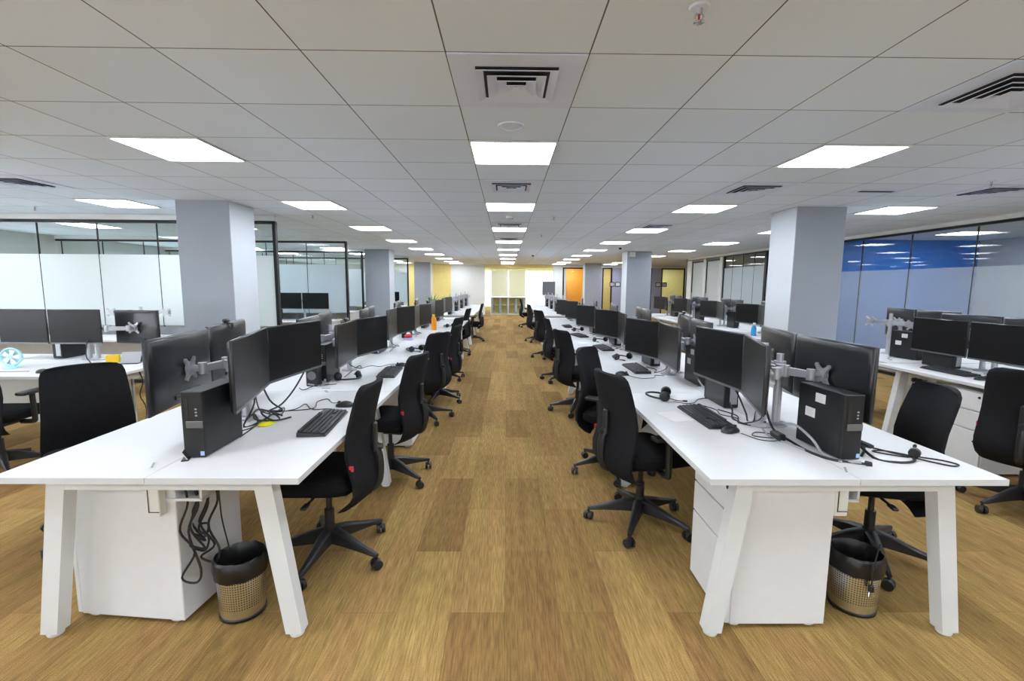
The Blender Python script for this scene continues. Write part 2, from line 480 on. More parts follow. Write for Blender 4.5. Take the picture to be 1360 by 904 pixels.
def far_end():
    z = 2.33; y = FAR
    def wall(n, x0, x1, m, z0=0., z1=CEIL, yy=y): struct('wall_' + n, B(((x0 + x1) / 2, yy, (z0 + z1) / 2), (x1 - x0, .12, z1 - z0)), m)
    wall('far_left', XL, -4.8, 'wall_white')
    wall('far_yellow', -4.8, -2.72, 'yellow')
    wall('far_white', -2.72, -1.06, 'wall_white')
    wall('far_strip', 2.25, 2.72, 'wall_white')
    wall('far_lintel', -1.06, 2.25, 'yellow', 2.30)
    wall('far_header', 2.72, XR, 'wall_white', z)
    # window wall of the lounge
    w = MB()
    w.box((.6, YF - .05, .12), (4.5, .1, .24)); w.box((.6, YF - .05, 2.36), (4.5, .1, .2))
    struct('wall_far', w, 'yellow')
    for k in range(4):
        a = -1.65 + k * 1.125
        win = struct('window_%d' % (k + 8), B((a + .56, YF - .05, 1.25), (1.06, .012, 2.02)), 'window_glass')
        fr = MB()
        for x in (a + .02, a + 1.105): fr.box((x, YF - .05, 1.25), (.045, .08, 2.02))
        fr.build('window_frame', 'white_metal', win)
        B((a + .56, YF - .16, 1.3), (1.08, .006, 1.92)).build('blind', 'blind', win)
    for s, x in (('lounge_left', -1.7), ('lounge_right', 2.86)):
        struct('wall_' + s, B((x, 25.2, CEIL / 2), (.1, 4.0, CEIL)), 'wall_white')
    # cream glazed screen in the lounge opening
    gl = struct('wall_glass_7', B((.08, y + .25, 1.14), (1.7, .012, 2.26)), 'glass')
    fr = MB()
    for x in (-.78, .08, .94): fr.box((x, y + .25, 1.15), (.035, .05, 2.3))
    fr.box((.08, y + .25, .02), (1.72, .05, .04)); fr.box((.08, y + .25, 2.28), (1.72, .05, .04)); fr.build('frame', 'wall_white', gl)
    for x in (-.35, .51): B((x, y + .238, 1.52), (.8, .003, 1.28)).build('frosted_film', 'frost_cream', gl)
    sh = thing('low_shelf', 'low grey open shelf standing behind the cream glass at the far end', 'shelf', (.08, y + .65, 0))
    MB().box((0, .15, .42), (1.66, .02, .84)).box((0, 0, .83), (1.66, .32, .03)).box((0, 0, .05), (1.66, .32, .03)).build('carcass', 'wood', sh)
    B((0, 0, .45), (1.66, .3, .02)).build('shelf_board', 'wood', sh)
    for x in (-.81, -.4, 0, .4, .81): B((x, 0, .44), (.12, .32, .78)).build('divider', 'shelf_grey', sh)
    # glazed rooms on the blue-wall side
    struct('wall_room_back', B((6.6, 25.4, CEIL / 2), (8.0, .1, CEIL)), 'yellow')
    struct('wall_orange', B((3.42, 25.2, CEIL / 2), (1.35, .1, CEIL)), 'orange')
    struct('wall_room_divider', B((4.6, 24.3, CEIL / 2), (.1, 2.0, CEIL)), 'orange')
    for k, (a, b) in enumerate(((2.74, 3.86), (4.68, 5.16), (5.62, 7.10), (7.58, 8.75))):
        d = struct('door_%d' % (k + 3), B(((a + b) / 2, y, 1.15), (b - a - .06, .012, 2.3)), 'glass')
        fr = MB()
        for x in (a + .03, b - .03): fr.box((x, y, 1.16), (.06, .07, 2.32))
        fr.box(((a + b) / 2, y, 2.3), (b - a, .07, .06)); fr.build('door_frame', 'black_frame', d)
    struct('wall_pillar_1', B((4.27, y, z / 2), (.8, .12, z)), 'lavender')
    struct('wall_pillar_2', B((5.39, y, z / 2), (.44, .12, z)), 'lavender')
    struct('wall_pillar_3', B((7.34, y, z / 2), (.46, .12, z)), 'lavender')
    struct('wall_pillar_4', B((9.7, y, z / 2), (1.85, .12, z)), 'wall_white')
    for x, lab in ((5.16, 'small dark door sign on the lavender pillar beside the orange room'), (5.44, 'pale framed door sign on the lavender pillar by the orange room'),
                   (7.42, 'pale framed door sign on the lavender pillar beside the yellow room'), (7.72, 'small dark door sign overlapping the yellow room glass')):
        p = thing('door_sign', lab, 'sign', (x, y - .075, 1.42))
        B((0, 0, .11), (.25, .012, .22), bev=.003).build('plate', 'dark_plastic', p)
        B((0, -.008, .11), (.19, .004, .15)).build('insert', 'shelf_grey' if 'dark' in lab else 'sticker', p)

# ------------------------------------------------------------------ ceiling fixtures
def ceiling_things():
    r = thing('ceiling_light', '', 'ceiling light')
    fr = MB()
    for s in (-1, 1):
        fr.box((s * .292, 0, -.006), (.012, .596, .012)); fr.box((0, s * .292, -.006), (.596, .012, .012))
    fr.build('frame', 'white_metal', r)
    B((0, 0, -.005), (.572, .572, .006)).build('diffuser', 'light', r)
    P = Proto(r)
    cols = [(-7.16, 'over the frosted-glass cabins'), (-4.76, 'over the bays by the frosted glass'), (-2.36, 'over the frosted-glass side bench'),
            (.04, 'over the central aisle'), (2.44, 'over the blue-wall side bench'), (4.84, 'over the desks before the blue wall'),
            (8.1, 'inside the blue room')]
    for x, where in cols:
        for k in range(-1, 11):
            yy = -1.22 + 2.4 * k
            if k == 9 + 1: yy = 22.18
            if abs(x) > 7 and (yy > 9 if x > 0 else yy > 19): continue
            P.put((x, yy, CEIL), 0, 'square ceiling light, %s in the row %s' % (ORD[k + 1], where), 'square ceiling light panels')
    for x, yy, lab in ((3.4, 24.3, 'square ceiling light inside the orange room at the far end'), (5.5, 24.3, 'square ceiling light inside the yellow room behind the dark door frame'),
                       (8.4, 24.3, 'square ceiling light inside the yellow room by the white stool'), (.9, 25.0, 'square ceiling light in the bright lounge before the window blinds')):
        P.put((x, yy, CEIL), 0, lab, 'square ceiling light panels')
    # louvred air diffusers: a square plate with nested sloping rings
    r = thing('air_diffuser', '', 'vent')
    B((0, 0, -.003), (.594, .594, .006), bev=.002).build('plate', 'vent', r)
    bk = B((0, 0, -.008), (.37, .37, .004)); bk.build('throat', 'vent_dark', r)
    for k, (h, zz) in enumerate(((.185, -.011), (.135, -.014), (.09, -.017), (.048, -.020))):
        w = .044; m = MB()
        o = [Vector((sx * h, sy * h, zz - .010)) for sx, sy in ((-1, -1), (1, -1), (1, 1), (-1, 1))]
        i = [Vector((sx * (h - w), sy * (h - w), zz + .004)) for sx, sy in ((-1, -1), (1, -1), (1, 1), (-1, 1))]
        o2 = [v + Vector((0, 0, .002)) for v in o]; i2 = [v + Vector((0, 0, .002)) for v in i]
        V = [[m.bm.verts.new(v) for v in l] for l in (o, i, i2, o2)]
        for a, b in ((0, 1), (1, 2), (2, 3), (3, 0)):
            for q in range(4): m.bm.faces.new((V[a][q], V[a][(q + 1) % 4], V[b][(q + 1) % 4], V[b][q]))
        m.build('louvre', 'vent', r, smooth=False)
    P = Proto(r)
    for x, yy, lab in ((.04, 2.38, 'square louvred air diffuser over the aisle, biggest one in view'), (.04, 4.78, 'louvred air diffuser over the aisle between first two light panels'),
                       (.04, 7.78, 'louvred air diffuser over the aisle just before the fourth light panel'), (.04, 10.18, 'louvred air diffuser over the aisle farther down, fourth in the row'),
                       (2.44, 2.38, 'louvred air diffuser by the ceiling light nearest the blue glass wall corner'), (2.44, 4.78, 'louvred air diffuser between the first two lights over the blue-wall bench'),
                       (2.44, 7.78, 'louvred air diffuser just before the fourth light over the blue-wall bench'), (4.84, 4.78, 'louvred air diffuser before the square column and blue glass wall'),
                       (-4.76, 4.78, 'louvred air diffuser before the column on the frosted-glass side')):
        P.put((x, yy, CEIL), 0, lab, 'square louvred air diffusers')
    s = thing('slot_vent', 'narrow dark slot vent in the ceiling before the column by blue glass', 'vent', (3.7, 4.85, CEIL))
    B((0, 0, -.003), (.42, .2, .006)).build('plate', 'vent', s); B((0, -.03, -.008), (.34, .05, .004)).build('slot', 'vent_dark', s)
    # ring cover
    a = thing('ceiling_speaker', 'round white cover in the ceiling just before the first aisle light', 'speaker', (.02, 2.99, CEIL))
    MB().lathe([(.068, -.002), (.072, -.006), (.078, -.006), (.082, 0)], 32).build('ring', 'vent', a)
    MB().lathe([(.001, -.004), (.066, -.0035), (.068, 0)], 32).build('grille', 'vent', a)
    a = thing('smoke_detector', 'small white smoke detector over the aisle past the second light', 'detector', (.04, 6.75, CEIL))
    MB().lathe([(.001, -.045), (.03, -.044), (.05, -.03), (.055, 0)], 24).build('housing', 'wall_white', a)
    MB().lathe([(.036, -.046), (.04, -.05), (.044, -.044), (.046, -.036)], 24).build('vent_ring', 'shelf_grey', a)
    # sprinklers
    r = thing('sprinkler_head', '', 'sprinkler')
    MB().lathe([(.001, -.007), (.03, -.006), (.036, 0)], 20).build('escutcheon', 'vent', r)
    fr = MB().cyl((0, 0, -.005), (0, 0, -.025), .011, .008)
    for s in (-1, 1): fr.tube([(s * .008, 0, -.02), (s * .016, 0, -.032), (s * .004, 0, -.05)], .003)
    fr.build('frame_arms', 'silver', r); MB().cyl((0, 0, -.02), (0, 0, -.046), .0035).build('bulb', 'red_glass', r)
    MB().lathe([(.001, -.054), (.018, -.052), (.019, -.050), (.002, -.048)], 14).build('deflector', 'chrome', r)
    P = Proto(r)
    for x, yy, lab in ((.66, 1.74, 'fire sprinkler head with red bulb, large, beside the first aisle vent'), (.66, 6.77, 'fire sprinkler head beside the smoke detector over the aisle'),
                       (.66, 9.18, 'fire sprinkler head over the aisle beyond the smoke detector'), (4.37, 4.33, 'fire sprinkler head over the desks before the blue glass wall'),
                       (-2.75, 6.83, 'fire sprinkler head over the frosted-glass side bench, past the column'), (-6.1, 6.3, 'fire sprinkler head over the bay before the frosted glass')):
        P.put((x, yy, CEIL), 0, lab, 'ceiling sprinkler heads')
    r = thing('dome_camera', '', 'camera')
    MB().lathe([(.001, -.01), (.045, -.01), (.05, 0)], 20).build('base', 'vent', r)
    MB().lathe([(.001, -.055), (.02, -.05), (.034, -.034), (.038, -.008)], 20).build('dome', 'dark_plastic', r)
    P = Proto(r)
    P.put((2.9, 12.2, CEIL), 0, 'small dark dome camera beside the second column, blue-wall side', 'dome cameras')
    P.put((.85, 15.6, CEIL), 0, 'small dark dome camera over the far end of the aisle', 'dome cameras')
    e = thing('exit_sign', 'small white box sign mounted high on the second blue-wall side column', 'sign', (3.56, 13.46, 2.30))
    B((0, 0, .06), (.16, .05, .14), bev=.004).build('housing', 'white_metal', e); B((0, -.027, .06), (.13, .004, .10)).build('face', 'wall_white', e)

# ------------------------------------------------------------------ furniture
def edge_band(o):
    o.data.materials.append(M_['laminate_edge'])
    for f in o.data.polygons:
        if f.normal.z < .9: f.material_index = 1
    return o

def bench_module(x0, x1, y0, y1, label, near_leg=True, far_leg=False, inset=.10, group='white bench desk units'):
    """one white bench unit: two tops back to back along y, on splayed frames; x0 < x1"""
    xm = (x0 + x1) / 2; W = x1 - x0; Ln = y1 - y0
    r = thing('bench_desk', label, 'desk', (xm, (y0 + y1) / 2, 0), 0, group)
    for s in (-1, 1):
        edge_band(B((s * W / 4, 0, DESK - .0125), (W / 2 - .003, Ln - .003, .025)).build('tabletop', 'laminate', r))
    def leg(yy):
        m = MB(); t = .031
        top, bot = W / 2 - .187, W / 2 - .085
        for s in (-1, 1):
            a, b = s * (top - .037), s * (top + .037)
            c, d = s * (bot - .035), s * (bot + .035)
            # tapered splayed post
            lo = [(c, yy - t, .018), (d, yy - t, .018), (d, yy + t, .018), (c, yy + t, .018)]
            hi = [(a, yy - t, DESK - .027), (b, yy - t, DESK - .027), (b, yy + t, DESK - .027), (a, yy + t, DESK - .027)]
            m.loft([lo, hi])
        m.box((0, yy, DESK - .054), (2 * top, 2 * t - .002, .056))
        lg = m.build('leg_frame', 'white_metal', r, smooth=False)
        for s in (-1, 1): MB().lathe([(.028, 0), (.03, .004), (.03, .018)], 16, (s * bot, yy, 0)).build('foot', 'wall_white', lg)
    if near_leg: leg(-Ln / 2 + .105)
    if far_leg: leg(Ln / 2 - .105)
    for s in (-1, 1): B((s * W * .30, 0, DESK - .05), (.04, Ln - .2, .05)).build('rail', 'white_metal', r)
    MB().box((0, 0, DESK - .16), (.24, Ln - .3, .012)).box((-.115, 0, DESK - .1), (.01, Ln - .3, .12)).box((.115, 0, DESK - .1), (.01, Ln - .3, .12)).build('cable_tray', 'white_metal', r)
    return r

def make_pedestal():
    r = thing('drawer_pedestal', '', 'drawer unit', (0, 0, 0), 0, 'white drawer pedestals')
    # front faces local -X; 0.44 deep, 0.40 wide, 0.68 high
    MB().box((.01, 0, .344), (.42, .40, .652), bev=.003).build('body', 'laminate', r)
    for k, (z0, z1) in enumerate(((.02, .355), (.36, .512), (.517, .668))):
        d = B((-.21, 0, (z0 + z1) / 2), (.02, .396, z1 - z0 - .004), bev=.002).build('drawer', 'laminate', r)
        if k == 2: MB().cyl((-.224, -.15, .63), (-.218, -.15, .63), .010, n=14).build('lock', 'dark_plastic', d)
    for s in (-1, 1):
        for q in (-1, 1): MB().cyl((q * .16, s * .16, 0), (q * .18, s * .17, .022), .022, n=12).build('glide', 'wall_white', r)
    return Proto(r)

def make_chair():
    """task chair facing local +X, base on the floor at the origin"""
    r = thing('task_chair', '', 'chair', (0, 0, 0), 0, 'black task chairs')
    # five-star base
    for k in range(5):
        a = 2 * PI * k / 5 + .2; c, s = math.cos(a), math.sin(a)
        def P(rad, z, w): return Vector((c * rad - s * w, s * rad + c * w, z))
        loops = []
        for rad, zt, zb, w in ((.02, .165, .085, .030), (.10, .150, .085, .026), (.22, .112, .078, .019), (.30, .092, .070, .015), (.325, .085, .07, .010)):
            loops.append([P(rad, zb, -w), P(rad, zb, w), P(rad, zt - .008, w), P(rad, zt, w * .55), P(rad, zt, -w * .55), P(rad, zt - .008, -w)])
        lg = MB().loft(loops).build('leg', 'nylon', r)
        cs = MB(); cx, cy = c * .318, s * .318
        cs.cyl((cx, cy, .045), (cx, cy, .085), .008)
        b = a + 1.1; ux, uy = -math.sin(b), math.cos(b)
        for q in (-1, 1):
            cs.cyl((cx + q * ux * .006, cy + q * uy * .006, .028), (cx + q * ux * .025, cy + q * uy * .025, .028), .028, .026, n=18)
        cs.box((cx, cy, .045), (.03, .03, .022), bev=.006)
        cs.build('caster', 'nylon', lg)
    MB().cyl((0, 0, .08), (0, 0, .175), .038, .030, n=20).cyl((0, 0, .17), (0, 0, .27), .026, n=18).cyl((0, 0, .26), (0, 0, .385), .015, n=14).build('gas_lift', 'nylon', r)
    m = MB().box((0, 0, .395), (.26, .16, .05), bev=.012).cyl((.02, .08, .395), (.02, .24, .400), .007).box((.02, .25, .40), (.03, .06, .014), bev=.004)
    m.tube([(-.10, 0, .39), (-.22, 0, .385), (-.275, 0, .43), (-.285, 0, .55), (-.262, 0, .64)], .022, 8, 5)
    m.build('tilt_mechanism', 'nylon', r)
    # cushion: rounded slab with waterfall front
    loops = []
    for z, g, dx in ((.418, -.05, 0), (.428, -.012, 0), (.452, .0, 0), (.485, -.004, 0), (.502, -.022, 0), (.508, -.07, 0)):
        l = []
        for k in range(36):
            t = 2 * PI * k / 36; ct, st = math.cos(t), math.sin(t)
            n = 4.5
            rr = (abs(ct) ** n + abs(st) ** n) ** (-1 / n)
            x, y = (.235 + g) * rr * ct + .035, (.245 + g) * rr * st
            zz = z - (.022 * max(0, (x - .14) / .12) ** 2 if x > .14 else 0) + .012 * (abs(y) / .245) ** 3
            l.append((x, y, zz))
        loops.append(l)
    MB().loft(loops).build('seat', 'seat_fabric', r)
    # backrest: S-shaped panel in side view, wrapping forward at its edges
    prof = [(.335, -.165, .185), (.35, -.195, .20), (.39, -.238, .218), (.44, -.262, .228), (.50, -.262, .230), (.56, -.246, .227), (.63, -.228, .222),
            (.70, -.226, .217), (.78, -.238, .212), (.86, -.258, .207), (.93, -.277, .200), (.962, -.286, .190), (.980, -.291, .165), (.986, -.293, .13)]
    nb = 14; front, back = [], []
    for z, x, w in prof:
        fr, bk = [], []
        for k in range(nb + 1):
            t = -1 + 2 * k / nb
            xx = x + .045 * t * t; th = .022 * (1 - .55 * abs(t) ** 4)
            fr.append((xx + th, w * t, z)); bk.append((xx - th * .6, w * t, z))
        front.append(fr); back.append(bk)
    m = MB(); m.loft([f + b[::-1] for f, b in zip(front, back)]); bk = m.build('backrest', 'fabric', r, angle=60)
    # lumbar slider at the rear, with knob
    MB().box((-.262, 0, .68), (.022, .05, .16), bev=.008).build('lumbar_bracket', 'nylon', r)
    MB().cyl((-.262, 0, .625), (-.302, 0, .625), .020, .016, n=16).build('tension_knob', 'nylon', r)
    B((-.205, .2235, .585), (.022, .004, .028)).build('brand_tag', 'red', r)
    for s in (-1, 1):
        a = MB().tube([(.02, s * .16, .40), (.01, s * .25, .405), (.0, s * .275, .44), (-.01, s * .28, .63)], .019, 8, 5)
        ar = a.build('armrest', 'nylon', r)
        B((.0, s * .28, .645), (.23, .075, .03), bev=.013, seg=2).build('arm_pad', 'dark_plastic', ar)
    return Proto(r)

_mon = {}; TOPS = {}
def monitor_meshes(w, h):
    k = (round(w, 2), round(h, 2))
    if k in _mon: return _mon[k]
    hs = MB()
    hs.box((0, 0, h / 2), (w, .012, h), bev=.002)
    # stepped shell at the rear
    lp = []
    for e, y in ((.0015, .0055), (.006, .013), (.016, .019), (.034, .023), (.10, .026)):
        a, b = w / 2 - e, e
        lp.append([(-a, y, b + .004), (a, y, b + .004), (a, y, h - b), (-a, y, h - b)])
    hs.loft(lp)
    sc = MB().box((0, -.0066, h / 2 + .004), (w - .010, .0012, h - .022))
    bz = MB().box((0, -.0072, .0065), (w - .002, .0025, .013))
    pt = MB().box((0, .0255, h * .13), (w * .42, .010, .022), bev=.003)
    _mon[k] = (hs.mesh('housing', 'monitor_back', angle=50), sc.mesh('screen', 'screen'), bz.mesh('chin_strip', 'badge'), pt.mesh('port_bar', 'dark_plastic'))
    return _mon[k]

def mono(name, me, parent):
    o = bpy.data.objects.new(name, me); COL.objects.link(o); o.parent = parent; return o

def monitor(P, Q, ztop, user, label, h=.325, group=None, tilt=0.):
    """P, Q: the two ends of the screen in plan; user: a point on the side the screen faces"""
    P, Q = Vector(P), Vector(Q); c = (P + Q) / 2; d = Q - P; w = d.length - .006
    n = Vector((-d.y, d.x)).normalized()
    if n.dot(Vector(user) - c) < 0: n = -n
    r = thing('monitor', label, 'monitor', (c.x, c.y, ztop - h), math.atan2(n.x, -n.y), group)
    r.rotation_euler[0] = tilt
    TOPS[label] = (c, n, ztop)
    for nm, me in zip(('housing', 'screen', 'chin_strip', 'port_bar'), monitor_meshes(w, h)): mono(nm, me, r)
    return c, n, w

def cross_plate(mb, c, n):
    """VESA plate: hub with four splayed fingers, facing along n (plan)"""
    t = Vector((-n.y, n.x, 0)); n3 = Vector((n.x, n.y, 0)); up = Vector((0, 0, 1)); c = Vector(c)
    mb.cyl(c - n3 * .012, c + n3 * .012, .034, n=16)
    for a in (45, 135, 225, 315):
        d = t * math.cos(math.radians(a)) + up * math.sin(math.radians(a))
        s = d.cross(n3)
        def q(r_, w, e): return c + d * r_ + s * w + n3 * e
        mb.loft([[q(.02, -.017, -.007), q(.02, .017, -.007), q(.02, .017, .007), q(.02, -.017, .007)],
                 [q(.062, -.008, -.004), q(.062, .008, -.004), q(.062, .008, .006), q(.062, -.008, .006)]])
        mb.cyl(c + d * .064 - n3 * .004, c + d * .064 + n3 * .006, .011, n=12)

def monitor_arm(pole, targets, z, label, group='silver monitor arms', top=None, lower=0.):
    """pole: plan point; targets: [(centre, n)] with n the screen's facing direction; z: height of the mounts"""
    p = Vector((pole[0], pole[1], 0)); top = top or z + .05
    r = thing('monitor_mount', label, 'monitor mount', (p.x, p.y, DESK), 0, group)
    MB().lathe([(.062, 0), (.062, .008), (.050, .014), (.030, .018)], 24).build('base', 'silver', r)
    MB().cyl((0, 0, .01), (0, 0, (top - DESK) * .55), .0215, n=20).cyl((0, 0, (top - DESK) * .55), (0, 0, top - DESK), .0185, n=20).build('pole', 'pole', r)
    MB().cyl((0, 0, z - DESK - .035), (0, 0, z - DESK + .035), .031, n=20).build('collar', 'silver', r)
    for c, n in targets:
        back = Vector((c[0], c[1], 0)) - Vector((n[0], n[1], 0)) * .045 - p   # behind the housing
        m2 = back - Vector((n[0], n[1], 0)) * .055
        el = m2 * .5 - Vector((n[0], n[1], 0)) * .05
        zz = z - DESK
        ar = MB()
        def link(a, b, w):
            d = (b - a); t = Vector((-d.y, d.x, 0)).normalized() * w
            u = Vector((0, 0, .021)); a = a + Vector((0, 0, zz)); b = b + Vector((0, 0, zz))
            ar.loft([[a - t - u, a + t - u, a + t + u, a - t + u], [b - t * .8 - u * .8, b + t * .8 - u * .8, b + t * .8 + u * .8, b - t * .8 + u * .8]])
        link(Vector((0, 0, 0)), el, .016); link(el, m2, .015)
        ar.cyl(el + Vector((0, 0, zz - .03)), el + Vector((0, 0, zz + .03)), .023, n=16)
        ar.cyl(m2 + Vector((0, 0, zz - .028)), m2 + Vector((0, 0, zz + .028)), .021, n=16)
        ar.cyl(m2 + Vector((0, 0, zz)), back + Vector((0, 0, zz)), .017, n=14)
        ao = ar.build('arm', 'silver', r)
        mp = MB(); cross_plate(mp, back + Vector((0, 0, zz)), Vector((n[0], n[1]))); mp.build('mount_plate', 'silver', ao)
    return r

def make_pc():
    """small desktop computer standing on edge; front faces local -Y; 0.093 x 0.29 x 0.29, centre of base at origin"""
    r = thing('desktop_computer', '', 'computer', (0, 0, 0), 0, 'black desktop computers')
    B((0, .008, .149), (.090, .276, .288), bev=.002).build('case', 'pc_side', r)
    f = B((0, -.137, .149), (.093, .018, .290), bev=.004).build('front_panel', 'pc', r)
    MB().box((-.022, -.1466, .215), (.016, .003, .09)).build('drive_slot', 'dark_plastic', f)
    B((.008, -.1475, .150), (.072, .003, .030), bev=.001).build('badge_strip', 'badge', f)
    m = MB()
    for k in range(3): m.box((.018, -.1468, .190 + k * .014), (.008, .003, .006))
    m.build('ports', 'cable_grey', f)
    B((.034, -.1472, .022), (.016, .002, .018)).build('maker_sticker', 'blue_sticker', f)
    rp = B((0, .1475, .149), (.084, .004, .27)).build('rear_panel', 'pc', r)
    m = MB()
    for k in range(4): m.box((-.012, .151, .05 + k * .055), (.04, .006, .03))
    m.box((-.012, .1495, .1325), (.046, .003, .21))
    m.build('port_plate', 'silver', rp)
    MB().box((-.026, 0, .003), (.012, .2, .006)).box((.026, 0, .003), (.012, .2, .006)).build('rubber_feet', 'dark_plastic', r)
    return Proto(r)

def make_keyboard():
    r = thing('keyboard', '', 'keyboard', (0, 0, 0), 0, 'black keyboards')
    # long axis local X; user side local -Y
    m = MB(); lo = [(-.222, -.070, .002), (.222, -.070, .002), (.222, .070, .002), (-.222, .070, .002)]
    hi = [(-.220, -.068, .012), (.220, -.068, .012), (.220, .068, .024), (-.220, .068, .024)]
    m.loft([lo, hi]).build('body', 'dark_plastic', r, smooth=False)
    k = MB(); sl = .012 / .136
    for row in range(6):
        y = -.054 + row * .0215 + (.006 if row == 5 else 0); z = .0135 + (y + .068) * sl
        x = -.212
        cells = [1.2, 1.2, 1.2, 6, 1.2, 1.2, 1.4] if row == 0 else [1 + .25 * (row % 3)] + [1] * 12 + [1.75 - .25 * (row % 3)]
        tot = sum(cells); span = .292
        for c in cells:
            w = span * c / tot; k.box((x + w / 2, y, z + .0025), (w - .003, .0175, .008), bev=.0012); x += w
        for q in range(3): k.box((.090 + .0195 * q, y, z + .0025), (.0165, .0175, .008), bev=.0012) if row not in (2,) else None
        for q in range(4): k.box((.1545 + .0188 * q, y, z + .0025), (.0158, .0175, .008), bev=.0012) if row < 5 else None
    k.build('keys', 'keys', r, smooth=False)
    return Proto(r)

def make_mouse():
    r = thing('mouse', '', 'mouse', (0, 0, 0), 0, 'black computer mice')
    loops = []
    for t in range(13):
        u = t / 12; y = -.056 + .112 * u
        w = .032 * (max(.03, 1 - abs(2 * u - 1) ** 3.2)) ** .5; h = .036 * (math.sin(PI * (u * .80 + .10)) ** .8) * (1.05 - .25 * u)
        loops.append([(w * math.cos(PI * k / 10), y, .002 + h * math.sin(PI * k / 10) ** .7 if 0 < k < 10 else .002) for k in range(11)])
    MB().loft(loops).build('body', 'dark_plastic', r, angle=60)
    MB().cyl((-.004, .034, .026), (.004, .034, .026), .010, n=14).build('scroll_wheel', 'keys', r)
    return Proto(r)

def make_headset():
    r = thing('headset', '', 'headset', (0, 0, 0), 0, 'black headsets')
    pts = [(.085 * math.cos(a), .10 * math.sin(a) + .02, .016 + .010 * math.sin(a)) for a in [PI * k / 12 for k in range(13)]]
    MB().tube(pts, .007, 8).build('headband', 'dark_plastic', r)
    for s in (-1, 1):
        e = MB(); c = Vector((s * .085, -.005, .034))
        ax = Vector((s * .9, .2, .25)).normalized()
        e.cyl(c - ax * .016, c + ax * .004, .033, .034, n=20).cyl(c + ax * .004, c + ax * .016, .034, .022, n=20)
        cup = e.build('ear_cup', 'dark_plastic', r)
        MB().cyl(c - ax * .028, c - ax * .014, .024, .031, n=18).build('ear_cushion', 'seat_fabric', cup)
    MB().tube([(-.09, -.01, .03), (-.11, -.08, .02), (-.085, -.13, .014)], .0035, 6, 4).cyl((-.088, -.12, .015), (-.078, -.145, .014), .006).build('microphone_boom', 'dark_plastic', r)
    return Proto(r)

def cable(pts, label, r=.0035, m='cable', plug=False, loc=None):
    o = bpy.data.objects.new('cable', None); COL.objects.link(o)
    p0 = Vector(pts[0]); o.location = p0
    tag(o, label, 'cable')
    L = [Vector(p) - p0 for p in pts]
    MB().tube(L, r, 6, 5).build('wire', m, o)
    if plug:
        d = (L[-1] - L[-2]).normalized()
        MB().cyl(L[-1], L[-1] + d * .022, r * 2.4, r * 2.0, n=8).build('plug', m, o)
    return o

# ------------------------------------------------------------------ the benches
RX, LX = 1.41, -1.41
Y0, MOD, NM = 1.77, 1.5, 6
def ctr(i): return Y0 + MOD * (i + .5)
SIDE = {'R': 'blue-wall side bench', 'L': 'frosted-glass side bench'}

def benches(PED, PC):
    for s, x in (('R', RX), ('L', LX)):
        for i in range(NM):
            bench_module(x - .6, x + .6, Y0 + MOD * i, Y0 + MOD * (i + 1), 'white two-sided bench desk, %s unit from the near end, %s' % (ORD[i], SIDE[s]), True, i == NM - 1)
    # chairs already standing along the aisle: keep the pedestals clear of their bases
    taken = {1: [2.83, 3.68, 5.47, 7.25, 9.6], -1: [2.47, 3.52, 5.12, 5.95, 7.35, 10.0]}
    def free(sg, y, cands):
        for q in cands:
            if all(abs(y + q - t) > .50 for t in taken[sg]): return y + q
    # pedestals: one per seat, drawer fronts to the user
    for i in range(NM):
        y = Y0 + MOD * i
        q = free(1, y, (.33, .45, .95, 1.2))
        if q: PED.put((RX - .22, q, 0), 0, 'white drawer pedestal under %s aisle seat of the %s' % (ORD[i], SIDE['R']), 'white drawer pedestals')
        if i: PED.put((RX + .22, y + 1.18, 0), PI, 'white drawer pedestal under %s outer seat of the %s' % (ORD[i], SIDE['R']), 'white drawer pedestals')
        q = free(-1, y, (1.12, 1.2, .75, .4))
        if q: PED.put((LX + .33, q, 0), PI, 'white drawer pedestal under %s aisle seat of the %s' % (ORD[i], SIDE['L']), 'white drawer pedestals')
        if i == 0: PED.put((LX - .235, y + .38, 0), -.10, 'white drawer pedestal at the very front under the frosted-glass side bench', 'white drawer pedestals').scale = (1.17, 1, 1)
        else: PED.put((LX - .22, y + .33, 0), 0, 'white drawer pedestal under %s outer seat of the %s' % (ORD[i], SIDE['L']), 'white drawer pedestals')

